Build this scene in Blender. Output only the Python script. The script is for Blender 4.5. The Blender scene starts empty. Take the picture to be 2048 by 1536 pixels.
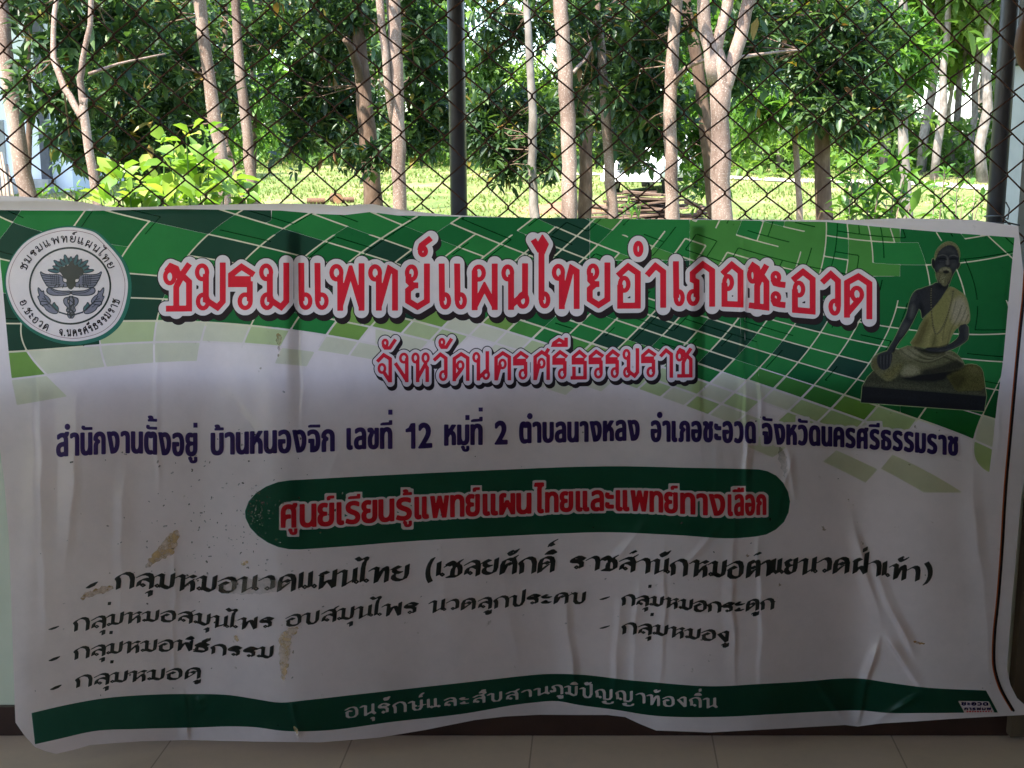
import bpy, bmesh, math, random
import numpy as np
from mathutils import Vector, Matrix

# ---------------------------------------------------------------- camera, light, exposure
scene = bpy.context.scene
C = scene.collection
CAM_Z, PITCH, FPX = 1.30, math.radians(10.87), 2500.0
cam_data = bpy.data.cameras.new("camera")
cam_data.sensor_width = 36.0
cam_data.lens = 36.0 * FPX / 2048.0
cam_data.clip_start, cam_data.clip_end = 0.05, 900.0
camera = bpy.data.objects.new("camera", cam_data)
C.objects.link(camera)
camera.location = (0, 0, CAM_Z)
camera.rotation_euler = (math.radians(90) - PITCH, 0, 0)
scene.camera = camera

SUN_EL, SUN_AZ = math.radians(60), math.radians(222)      # azimuth clockwise from +Y
world = bpy.data.worlds.new("World")
scene.world = world
world.use_nodes = True
wnt = world.node_tree
sky = wnt.nodes.new("ShaderNodeTexSky")
sky.sky_type = 'NISHITA'
sky.sun_disc = False
sky.sun_elevation = SUN_EL
sky.sun_rotation = SUN_AZ
sky.air_density, sky.dust_density, sky.ozone_density = 1.0, 1.5, 2.0
wnt.links.new(sky.outputs[0], wnt.nodes['Background'].inputs[0])
wnt.nodes['Background'].inputs[1].default_value = 0.15

sun_data = bpy.data.lights.new("sun", 'SUN')
sun_data.energy = 4.2
sun_data.angle = math.radians(0.6)
sun_data.color = (1.0, 0.93, 0.82)
sun = bpy.data.objects.new("sun", sun_data)
C.objects.link(sun)
sdir = Vector((math.sin(SUN_AZ) * math.cos(SUN_EL), math.cos(SUN_AZ) * math.cos(SUN_EL), math.sin(SUN_EL)))
sun.rotation_euler = sdir.to_track_quat('Z', 'Y').to_euler()

scene.view_settings.view_transform = 'Standard'
scene.view_settings.look = 'None'
scene.view_settings.gamma = 1.0
scene.view_settings.exposure = 2.3
scene.cycles.use_denoising = True
scene.cycles.max_bounces = 10
scene.cycles.diffuse_bounces = 6
scene.cycles.transmission_bounces = 6
scene.cycles.transparent_max_bounces = 12
scene.cycles.sample_clamp_indirect = 6.0

rng = random.Random(7)
nrng = np.random.RandomState(11)

# ---------------------------------------------------------------- helpers
SINP, COSP = math.sin(PITCH), math.cos(PITCH)

def at(px, py, Y):
    """the world point at depth Y seen at pixel (px, py) of the photograph's 2048x1536 frame"""
    xc, yc = (px - 1024.0) / FPX, (768.0 - py) / FPX
    dy, dz = COSP + yc * SINP, -SINP + yc * COSP
    t = Y / dy
    return Vector((xc * t, Y, CAM_Z + dz * t))

def tag(o, label=None, cat=None, group=None, kind=None):
    if label: o['label'] = label
    if cat: o['category'] = cat
    if group: o['group'] = group
    if kind: o['kind'] = kind
    return o

def empty(name, loc, label, cat, group=None, rz=0.0):
    o = bpy.data.objects.new(name, None)
    o.empty_display_size = 0.1
    o.location = loc
    o.rotation_euler = (0, 0, rz)
    C.objects.link(o)
    return tag(o, label, cat, group)

def world_of(o):
    m = Matrix.LocRotScale(o.location, o.rotation_euler, o.scale)
    return world_of(o.parent) @ o.matrix_parent_inverse @ m if o.parent else m

def link_mesh(name, me, mat, parent=None, smooth=False):
    o = bpy.data.objects.new(name, me)
    C.objects.link(o)
    for m in (mat if isinstance(mat, (list, tuple)) else [mat]):
        me.materials.append(m)
    if smooth:
        me.polygons.foreach_set('use_smooth', [True] * len(me.polygons))
    if parent is not None:
        o.parent = parent
        o.matrix_parent_inverse = world_of(parent).inverted()      # meshes are written in world coordinates
    return o

class MB:
    """collects boxes, tubes and faces, then links them as one mesh object"""
    def __init__(s):
        s.v, s.f, s.mi = [], [], []
    def add(s, vs, fs, mi=0):
        b = len(s.v)
        s.v += [tuple(v) for v in vs]
        s.f += [tuple(b + i for i in f) for f in fs]
        s.mi += [mi] * len(fs)
    def box(s, c, d, rot=None, mi=0, taper=1.0):
        hx, hy, hz = d[0] / 2, d[1] / 2, d[2] / 2
        vs = []
        for z in (-hz, hz):
            k = taper if z > 0 else 1.0
            for x, y in ((-hx, -hy), (hx, -hy), (hx, hy), (-hx, hy)):
                p = Vector((x * k, y * k, z))
                if rot is not None: p = rot @ p
                vs.append(p + Vector(c))
        s.add(vs, [(0, 3, 2, 1), (4, 5, 6, 7), (0, 1, 5, 4), (1, 2, 6, 5), (2, 3, 7, 6), (3, 0, 4, 7)], mi)
    def tube(s, pts, rad, n=8, cap=True, mi=0, wob=0.0, seed=0):
        pts = [Vector(p) for p in pts]
        r = random.Random(seed)
        if not isinstance(rad, (list, tuple)): rad = [rad] * len(pts)
        rings = []
        for i, p in enumerate(pts):
            d = (pts[min(i + 1, len(pts) - 1)] - pts[max(i - 1, 0)]).normalized()
            a = d.cross(Vector((0, 1, 0)) if abs(d.y) < 0.9 else Vector((1, 0, 0))).normalized()
            b = d.cross(a)
            ring = []
            for k in range(n):
                t = 2 * math.pi * k / n
                q = rad[i] * (1 + wob * (r.random() - .5))
                ring.append(p + a * (math.cos(t) * q) + b * (math.sin(t) * q))
            rings.append(ring)
        vs = [v for ring in rings for v in ring]
        fs = []
        for i in range(len(pts) - 1):
            for k in range(n):
                k2 = (k + 1) % n
                fs.append((i * n + k, i * n + k2, (i + 1) * n + k2, (i + 1) * n + k))
        if cap:
            fs.append(tuple(range(n - 1, -1, -1)))
            fs.append(tuple((len(pts) - 1) * n + k for k in range(n)))
        s.add(vs, fs, mi)
    def build(s, name, mat, parent=None, smooth=False):
        me = bpy.data.meshes.new(name)
        me.from_pydata(s.v, [], s.f)
        o = link_mesh(name, me, mat, parent, smooth)
        if any(s.mi): me.polygons.foreach_set('material_index', s.mi)
        me.validate()
        me.update()
        return o

def fast_mesh(name, verts, loops, counts):
    """verts (N,3), loops flat vertex indices, counts per face"""
    me = bpy.data.meshes.new(name)
    me.vertices.add(len(verts))
    me.vertices.foreach_set('co', np.asarray(verts, np.float32).ravel())
    me.loops.add(len(loops))
    me.loops.foreach_set('vertex_index', np.asarray(loops, np.int32))
    me.polygons.add(len(counts))
    st = np.zeros(len(counts), np.int32)
    st[1:] = np.cumsum(counts)[:-1]
    me.polygons.foreach_set('loop_start', st)
    me.update(calc_edges=True)
    return me

# ---------------------------------------------------------------- materials
def nt_of(name):
    m = bpy.data.materials.new(name)
    m.use_nodes = True
    return m, m.node_tree, m.node_tree.nodes['Principled BSDF']

def N(nt, kind, **kw):
    n = nt.nodes.new(kind)
    for k, v in kw.items():
        if k in n.inputs: n.inputs[k].default_value = v
        else: setattr(n, k, v)
    return n

def ramp(nt, stops, fac):
    r = nt.nodes.new('ShaderNodeValToRGB')
    e = r.color_ramp.elements
    while len(e) < len(stops): e.new(0.5)
    for i, (p, c) in enumerate(stops):
        e[i].position = p
        e[i].color = (c[0], c[1], c[2], 1)
    nt.links.new(fac, r.inputs[0])
    return r

def mat_noise(name, stops, scale=8.0, rough=0.8, detail=6.0, bump=0.0, spec=0.3, coords='Object', stretch=None, metallic=0.0, bscale=None):
    m, nt, p = nt_of(name)
    tc = nt.nodes.new('ShaderNodeTexCoord')
    src = tc.outputs[coords]
    if stretch:
        mp = nt.nodes.new('ShaderNodeMapping')
        mp.inputs['Scale'].default_value = stretch
        nt.links.new(src, mp.inputs[0])
        src = mp.outputs[0]
    no = N(nt, 'ShaderNodeTexNoise', Scale=scale, Detail=detail, Roughness=0.62)
    nt.links.new(src, no.inputs['Vector'])
    r = ramp(nt, stops, no.outputs['Fac'])
    nt.links.new(r.outputs[0], p.inputs['Base Color'])
    p.inputs['Roughness'].default_value = rough
    p.inputs['Specular IOR Level'].default_value = spec
    p.inputs['Metallic'].default_value = metallic
    if bump:
        n2 = N(nt, 'ShaderNodeTexNoise', Scale=bscale or scale * 3, Detail=5.0)
        nt.links.new(src, n2.inputs['Vector'])
        b = N(nt, 'ShaderNodeBump', Strength=bump, Distance=0.01)
        nt.links.new(n2.outputs['Fac'], b.inputs['Height'])
        nt.links.new(b.outputs[0], p.inputs['Normal'])
    return m

def mat_leaf(name, stops, trans=0.35, rough=0.42, tcol=(1.15, 1.25, 0.6)):
    m, nt, p = nt_of(name)
    g = nt.nodes.new('ShaderNodeNewGeometry')
    r = ramp(nt, stops, g.outputs['Random Per Island'])
    nt.links.new(r.outputs[0], p.inputs['Base Color'])
    p.inputs['Roughness'].default_value = rough
    p.inputs['Specular IOR Level'].default_value = 0.45
    tr = nt.nodes.new('ShaderNodeBsdfTranslucent')
    mul = N(nt, 'ShaderNodeMix', data_type='RGBA', blend_type='MULTIPLY')
    mul.inputs[0].default_value = 1.0
    nt.links.new(r.outputs[0], mul.inputs[6])
    mul.inputs[7].default_value = (tcol[0], tcol[1], tcol[2], 1)
    nt.links.new(mul.outputs[2], tr.inputs[0])
    mx = nt.nodes.new('ShaderNodeMixShader')
    mx.inputs[0].default_value = trans
    nt.links.new(p.outputs[0], mx.inputs[1])
    nt.links.new(tr.outputs[0], mx.inputs[2])
    nt.links.new(mx.outputs[0], nt.nodes['Material Output'].inputs[0])
    return m
# ---------------------------------------------------------------- the setting: ground, field, road, porch
def ground_z(x, y):
    z = -0.25
    if y > 27: z += (y - 27) * 0.026
    if y > 62: z -= (y - 62) * 0.012
    z += 0.05 * math.sin(x * .7 + y * .31) * math.sin(y * .43 - x * .2) * min(1, max(0, (y - 4) / 6))
    return z

def build_ground():
    xs = np.concatenate([np.linspace(-160, -22, 24)[:-1], np.linspace(-22, 22, 89), np.linspace(22, 160, 24)[1:]])
    ys = np.concatenate([np.linspace(-30, 2.7, 6)[:-1], np.linspace(2.7, 66, 128), np.linspace(66, 260, 30)[1:]])
    vs, fs = [], []
    for y in ys:
        for x in xs: vs.append((x, y, ground_z(x, y)))
    n = len(xs)
    for j in range(len(ys) - 1):
        for i in range(n - 1):
            fs.append((j * n + i, j * n + i + 1, (j + 1) * n + i + 1, (j + 1) * n + i))
    m, nt, p = nt_of('grassy_ground')
    tc = nt.nodes.new('ShaderNodeTexCoord')
    n1 = N(nt, 'ShaderNodeTexNoise', Scale=0.35, Detail=8.0, Roughness=0.7)
    n2 = N(nt, 'ShaderNodeTexNoise', Scale=9.0, Detail=6.0, Roughness=0.7)
    nt.links.new(tc.outputs['Object'], n1.inputs['Vector'])
    nt.links.new(tc.outputs['Object'], n2.inputs['Vector'])
    r1 = ramp(nt, [(0.35, (.075, .13, .022)), (0.5, (.13, .175, .04)), (0.62, (.24, .22, .10)), (0.72, (.30, .25, .15))], n1.outputs['Fac'])
    r2 = ramp(nt, [(0.3, (.45, .45, .40)), (0.55, (1, 1, 1)), (0.75, (1.25, 1.2, .9))], n2.outputs['Fac'])
    mul = N(nt, 'ShaderNodeMix', data_type='RGBA', blend_type='MULTIPLY')
    mul.inputs[0].default_value = 1.0
    nt.links.new(r1.outputs[0], mul.inputs[6]); nt.links.new(r2.outputs[0], mul.inputs[7])
    nt.links.new(mul.outputs[2], p.inputs['Base Color'])
    p.inputs['Roughness'].default_value = 0.95
    b = N(nt, 'ShaderNodeBump', Strength=0.8, Distance=0.06)
    nt.links.new(n2.outputs['Fac'], b.inputs['Height']); nt.links.new(b.outputs[0], p.inputs['Normal'])
    me = bpy.data.meshes.new('ground'); me.from_pydata(vs, [], fs)
    o = link_mesh('ground', me, m, smooth=True)
    tag(o, kind='structure')

build_ground()

def draped(name, pts_l, pts_r, mat, lift=0.02, kind='structure', n=24):
    """a strip of ground between two edge polylines, following the ground"""
    def lerp(pts, t):
        k = t * (len(pts) - 1); i = min(int(k), len(pts) - 2); f = k - i
        return (pts[i][0] * (1 - f) + pts[i + 1][0] * f, pts[i][1] * (1 - f) + pts[i + 1][1] * f)
    vs, fs = [], []
    m = 8
    for i in range(n + 1):
        a, b = lerp(pts_l, i / n), lerp(pts_r, i / n)
        for j in range(m + 1):
            x, y = a[0] + (b[0] - a[0]) * j / m, a[1] + (b[1] - a[1]) * j / m
            vs.append((x, y, ground_z(x, y) + lift))
    for i in range(n):
        for j in range(m):
            k = i * (m + 1) + j
            fs.append((k, k + 1, k + m + 2, k + m + 1))
    me = bpy.data.meshes.new(name); me.from_pydata(vs, [], fs)
    return tag(link_mesh(name, me, mat, smooth=True), kind=kind)

M_dirtroad = mat_noise('pale_gravel', [(.3, (.36, .31, .27)), (.7, (.52, .47, .42))], scale=3, bump=.4)
draped('road', [(1.6, 45.0), (3, 44.3), (8, 41.0), (12, 37.8), (14, 35.2), (19, 30)], [(1.7, 46.6), (3, 46.5), (8.5, 43.6), (13.1, 40.2), (15.9, 37.0), (21.6, 31.4)], M_dirtroad, lift=.03, n=60)
M_red = mat_noise('red_earth', [(.3, (.16, .075, .04)), (.7, (.30, .15, .09))], scale=5, bump=.6)

def mound(name, cx, cy, rx, ry, h, mat, seed, kind='structure'):
    vs, fs = [], []
    nr, na = 9, 32
    r = random.Random(seed)
    ph = [r.uniform(0, 6.28) for _ in range(4)]
    for i in range(nr + 1):
        q = i / nr
        for k in range(na):
            t = 2 * math.pi * k / na
            w = 1 + .18 * math.sin(3 * t + ph[0]) + .1 * math.sin(7 * t + ph[1])
            x, y = cx + rx * q * w * math.cos(t), cy + ry * q * w * math.sin(t)
            z = ground_z(x, y) - .02 + h * (1 - q * q) * (1 + .25 * math.sin(5 * x + ph[2]) * math.sin(4 * y + ph[3])) + r.uniform(-.015, .015)
            vs.append((x, y, z))
    for i in range(nr):
        for k in range(na):
            fs.append((i * na + k, i * na + (k + 1) % na, (i + 1) * na + (k + 1) % na, (i + 1) * na + k))
    me = bpy.data.meshes.new(name); me.from_pydata(vs, [], fs)
    return tag(link_mesh(name, me, mat, smooth=True), kind=kind)

mound('dirt_patch', 1.35, 29.0, 1.5, 1.0, .16, M_red, 3)
M_litter = mat_noise('leaf_litter', [(.3, (.07, .05, .03)), (.55, (.15, .11, .07)), (.75, (.20, .17, .08))], scale=9, bump=.8)
mound('litter_patch', 4.7, 24.2, 3.4, 1.5, .07, M_litter, 5)

# the porch: tiled floor, low wall with a dark skirting, roof slab, back posts
m, nt, p = nt_of('floor_tile')
tc = nt.nodes.new('ShaderNodeTexCoord')
mp = nt.nodes.new('ShaderNodeMapping'); mp.inputs['Location'].default_value = (0.135, 0.06, 0); mp.inputs['Rotation'].default_value = (0, 0, math.radians(4))
nt.links.new(tc.outputs['Object'], mp.inputs[0])
br = nt.nodes.new('ShaderNodeTexBrick')
br.offset = 0.0
for k, v in (('Scale', 1.0), ('Mortar Size', 0.0020), ('Mortar Smooth', 0.3), ('Brick Width', .40), ('Row Height', .40)):
    br.inputs[k].default_value = v
br.inputs['Color1'].default_value = (.60, .48, .40, 1); br.inputs['Color2'].default_value = (.57, .455, .38, 1); br.inputs['Mortar'].default_value = (.32, .25, .20, 1)
nt.links.new(mp.outputs[0], br.inputs['Vector'])
no = N(nt, 'ShaderNodeTexNoise', Scale=9.0, Detail=12.0, Roughness=.8)
nt.links.new(tc.outputs['Object'], no.inputs['Vector'])
rr = ramp(nt, [(.28, (.55, .52, .48)), (.4, (.92, .92, .92)), (.7, (1.05, 1.04, 1.0))], no.outputs['Fac'])
mul = N(nt, 'ShaderNodeMix', data_type='RGBA', blend_type='MULTIPLY'); mul.inputs[0].default_value = 1
nt.links.new(br.outputs['Color'], mul.inputs[6]); nt.links.new(rr.outputs[0], mul.inputs[7])
nt.links.new(mul.outputs[2], p.inputs['Base Color'])
p.inputs['Roughness'].default_value = .38
M_floor = m
WALL_Y = 2.607
b = MB(); b.box((0, (-4.2 + WALL_Y + .2) / 2, -.20), (13, 4.4 + WALL_Y, .40))
tag(b.build('floor', M_floor), kind='structure')

M_green = mat_noise('pale_green_paint', [(.3, (.50, .56, .46)), (.7, (.60, .65, .55))], scale=4, rough=.6, bump=.08)
M_maroon = mat_noise('maroon_tile', [(.3, (.018, .008, .007)), (.7, (.038, .017, .014))], scale=12, rough=.3, spec=.5)
WALL_TOP = .85
wroot = empty('porch_wall', (0, WALL_Y + .06, 0), 'low pale green parapet wall with a maroon tiled skirting behind the banner', 'wall')
b = MB(); b.box((0, WALL_Y + .12, WALL_TOP / 2), (9.0, .24, WALL_TOP)); b.build('wall_panel', M_green, wroot)
b = MB(); b.box((0, WALL_Y - .006, .036), (9.0, .012, .068)); b.build('skirting', M_maroon, wroot)

M_ceiling = mat_noise('ceiling_board', [(.3, (.40, .365, .36)), (.7, (.46, .42, .41))], scale=3, rough=.8)
b = MB(); b.box((0, -.35, 2.86), (13, 7.4, .12))
tag(b.build('porch_roof', M_ceiling), 'flat pale boarded porch roof over the banner and tiled floor', 'roof')

M_inner = mat_noise('cream_wall_paint', [(.3, (.27, .24, .235)), (.7, (.33, .295, .29))], scale=3, rough=.8)
b = MB()  # unseen back wall, added to darken the porch
for xa_, xb_, za_, zb_ in ((-6.5, -3.2, 0, 2.80), (-2.2, 6.5, 0, 2.80), (-3.2, -2.2, 2.10, 2.80)):   # doorway opening added so the banner's creases catch glare
    b.box(((xa_ + xb_) / 2, -3.05, (za_ + zb_) / 2), (xb_ - xa_, .12, zb_ - za_))
tag(b.build('added_back_wall', M_inner), 'unseen pinkish cream wall added behind the porch to dim it, with a doorway for glare', 'wall')
b = MB(); b.box((5.2, -.2, 1.40), (.12, 5.58, 2.80))  # unseen wall, added to cut the light from the right
tag(b.build('added_end_wall', M_inner), 'unseen pinkish cream wall added to keep light out of the right end of the porch', 'wall')

# ---------------------------------------------------------------- chain link fence on the wall
M_rust = mat_noise('rusty_wire', [(.3, (.034, .015, .010)), (.55, (.085, .036, .021)), (.75, (.14, .066, .040))], scale=40, rough=.85, bump=.3)
M_post = mat_noise('dark_grey_paint', [(.3, (.050, .046, .052)), (.7, (.075, .070, .076))], scale=14, rough=.38, spec=.5, bump=.05)
FY = 2.665
froot = empty('chain_link_fence', (0, FY, WALL_TOP), 'rusty brown chain link fence with dark grey pipe posts above the banner', 'fence')

def build_mesh_wire():
    pw = 84.0 * FY / COSP / FPX / 1.0            # diamond width
    ph = 79.0 * FY / COSP / FPX
    W, Hh = pw / 2, ph / 2
    x_org = at(402, 18, FY)
    zt, zb = 2.74, WALL_TOP + .02
    rows = int((zt - zb) / Hh) + 1
    mb = MB()
    r = random.Random(4)
    i0, i1 = -13, 40
    jit = {}
    def node(c, j):
        # weave point where wires c and c+1 hook together
        k = (c, j)
        if k not in jit:
            jit[k] = (r.gauss(0, .0011), r.gauss(0, .0011))
        return jit[k]
    for c in range(i0, i1):
        pts = []
        for j in range(rows):
            side = (j + c) % 2
            x = x_org.x + (c + side) * W
            z = x_org.z + (7 - j) * Hh * 1.0
            z += .0 + .012 * math.sin(c * .35) + .006 * math.sin(j * .5 + c * .2)
            x += .010 * (z - 1.3) * -0.6 + .008 * math.sin(j * .23 + 1.0)
            dx, dz = node(c + side, j)
            sgn = -1 if side else 1
            hook = .0014
            # each bend is a short hook round its neighbour
            yy = FY + (.0026 if side else -.0026)
            pts.append(Vector((x + dx - sgn * hook, yy, z + dz + .0016)))
            pts.append(Vector((x + dx - sgn * hook, yy * 1.0 + (-.0022 if side else .0022), z + dz - .0016)))
        mb.tube(pts, .00188, n=5, cap=False)
    return mb.build('wire_mesh', M_rust, froot, smooth=True)
build_mesh_wire()

def post(pt, pb, r, name='post', mat=None, parent=None):
    b = MB()
    b.tube([pb, pb.lerp(pt, .33), pb.lerp(pt, .66), pt], r, n=24)
    return b.build(name, mat or M_post, parent, smooth=True)
pa, pb_ = at(911, 0, FY + .035), at(918, 425, FY + .035)
dv = (pa - pb_) / (pa.z - pb_.z)
post(pa + dv * (2.79 - pa.z), pb_ + dv * (WALL_TOP + .002 - pb_.z), .0172 * 1.05, parent=froot)
pa, pb_ = at(2021, 0, FY + .035), at(1990, 438, FY + .035)
dv = (pa - pb_) / (pa.z - pb_.z)
post(pa + dv * (2.79 - pa.z), pb_ + dv * (WALL_TOP + .002 - pb_.z), .0178 * 1.05, parent=froot)
# a twist of tie wire at the banner's right corner
b = MB()
o_ = at(2004, 438, FY - .012)
b.tube([o_ + Vector((-.030, .02, .004)), o_ + Vector((-.008, -.012, .008)), o_ + Vector((.006, -.016, .0)), o_ + Vector((.010, -.01, .022)), o_ + Vector((.002, -.008, .036))], .0016, n=6)
b.tube([o_ + Vector((-.034, .015, -.010)), o_ + Vector((.004, -.02, -.006)), o_ + Vector((.03, -.02, -.012))], .0016, n=6)
b.build('tie_wire', M_post, froot, smooth=True)

# ---------------------------------------------------------------- right edge: column, boards
M_conc = mat_noise('pale_plaster', [(.3, (.42, .42, .40)), (.7, (.56, .56, .53))], scale=6, rough=.85, bump=.15)
M_wood = mat_noise('brown_timber', [(.3, (.085, .042, .02)), (.7, (.17, .09, .045))], scale=3, rough=.6, stretch=(9, 9, 1), bump=.1)
M_oldwood = mat_noise('dark_timber', [(.3, (.05, .038, .026)), (.7, (.10, .075, .05))], scale=3, rough=.6, stretch=(9, 9, 1), bump=.1)
cz_ = at(2020, 128, 2.90).z
xa_, xb_ = at(2046, 300, 2.90).x, at(2003, 300, 3.04).x
b = MB()
prof_ = [(xa_, 2.90), (xa_ + .34, 2.90), (xa_ + .34, 3.04), (xb_, 3.04)]
b.add([(x, y, -.2) for x, y in prof_] + [(x, y, cz_) for x, y in prof_], [(3, 2, 1, 0), (4, 5, 6, 7), (0, 1, 5, 4), (1, 2, 6, 5), (2, 3, 7, 6), (3, 0, 4, 7)])
tag(b.build('column', M_conc), 'pale plastered column at right edge just behind the fence post', 'column')
b = MB()
p_ = at(2034, 60, 2.93)
b.box((p_.x + .10, 2.955, (cz_ + .003 + 2.79) / 2), (.20, .16, 2.79 - cz_ - .006))
tag(b.build('roof_beam', M_oldwood), 'dark timber beam end resting on top of the pale column', 'beam')
b = MB()
p1_, p2_ = at(2046, 25, 2.62), at(2044, 140, 2.62)
pts = [Vector((p_.x + dx_, 2.62, p_.z)) for p_, dx_ in ((at(2056, 20, 2.62), 0), (at(2050, 60, 2.62), 0), (at(2047, 95, 2.62), 0), (at(2050, 125, 2.62), 0), (at(2058, 150, 2.62), 0))]
b.tube(pts, [.006, .016, .019, .014, .004], n=12)
tag(b.build('wooden_hook', M_wood, smooth=True), 'curved brown wooden peg by the dark beam at upper right edge', 'peg')
b = MB(); x0_ = at(2037, 1200, 2.585).x; b.box((x0_ + .035, 2.585, .55), (.07, .03, 1.08))
tag(b.build('timber_post', M_oldwood), 'dark brown timber post standing on the floor at right edge of the banner', 'post')
# ---------------------------------------------------------------- building far left
M_white = mat_noise('bluish_white_wall', [(.3, (.62, .66, .72)), (.7, (.74, .77, .80))], scale=1.2, rough=.8, bump=.05)
M_dark = mat_noise('dark_steel', [(.3, (.05, .055, .065)), (.7, (.08, .085, .10))], scale=5, rough=.6)
M_grey = mat_noise('grey_concrete', [(.3, (.22, .22, .22)), (.7, (.34, .34, .33))], scale=4, rough=.9, bump=.2)
M_blue = mat_noise('blue_notice', [(.45, (.02, .04, .30)), (.55, (.35, .42, .65))], scale=9, rough=.5)
BY = 36.0
xl, xr = at(-420, 300, BY).x, at(142, 300, BY).x
zb_ = ground_z(xr, BY) - .1
broot = empty('white_building', ((xl + xr) / 2, BY, zb_), 'bluish white rendered building with a dark post half hidden behind the leftmost trees', 'building')
b = MB(); b.box(((xl + xr) / 2, BY + 2.5, zb_ + 4.6), (xr - xl, 5, 9.2)); b.build('wall', M_white, broot)
b = MB(); b.box(((xl + xr) / 2, BY + 2.2, zb_ + 9.4), (xr - xl + 1.6, 7, .3)); b.build('roof', M_grey, broot)
b = MB(); b.box(((xl + xr) / 2, BY - 2.6, zb_ + 6.6), (xr - xl + 1.0, 5.1, .16)); b.build('added_canopy', M_grey, broot)  # unseen canopy, added to keep the sun off the wall
b = MB()
q = at(84, 200, BY - .3); b = MB(); b.box((q.x, BY - .3, zb_ + 4.5), (.24, .24, 9)); b.build('veranda_post', M_dark, broot)
q = at(62, 366, BY - .5); b = MB(); b.box((q.x, BY - .5, zb_ + .22), (1.2, .6, .50)); b.build('plinth', M_grey, broot)
q = at(101, 283, BY - .03); b = MB(); b.box((q.x, BY - .03, q.z), (.19, .04, .46)); b.build('notice', M_blue, broot)
q = at(20, 330, BY - .03); b = MB(); b.box((q.x - .6, BY - .03, zb_ + 1.05), (1.0, .05, 2.1)); b.build('door', M_grey, broot)

M_pole = mat_noise('grey_bamboo', [(.3, (.16, .12, .09)), (.7, (.30, .24, .19))], scale=6, rough=.8)
for i, (xa, ya, xb, yb) in enumerate(((4, 392, -22, 290), (10, 394, -4, 300), (18, 394, 2, 306), (26, 392, 14, 330))):
    b = MB()
    A_, B_ = at(xa, ya, 30), at(xb, yb, 31.5)
    A_.z = ground_z(A_.x, 30) - .05
    b.tube([A_, A_.lerp(B_, .5) + Vector((.02, 0, .01)), B_], [.045, .04, .032], n=8)
    tag(b.build('leaning_pole', M_pole, smooth=True), 'grey wooden pole leaning beside the white building at left edge', 'pole', 'poles leaning by the white building')

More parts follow.
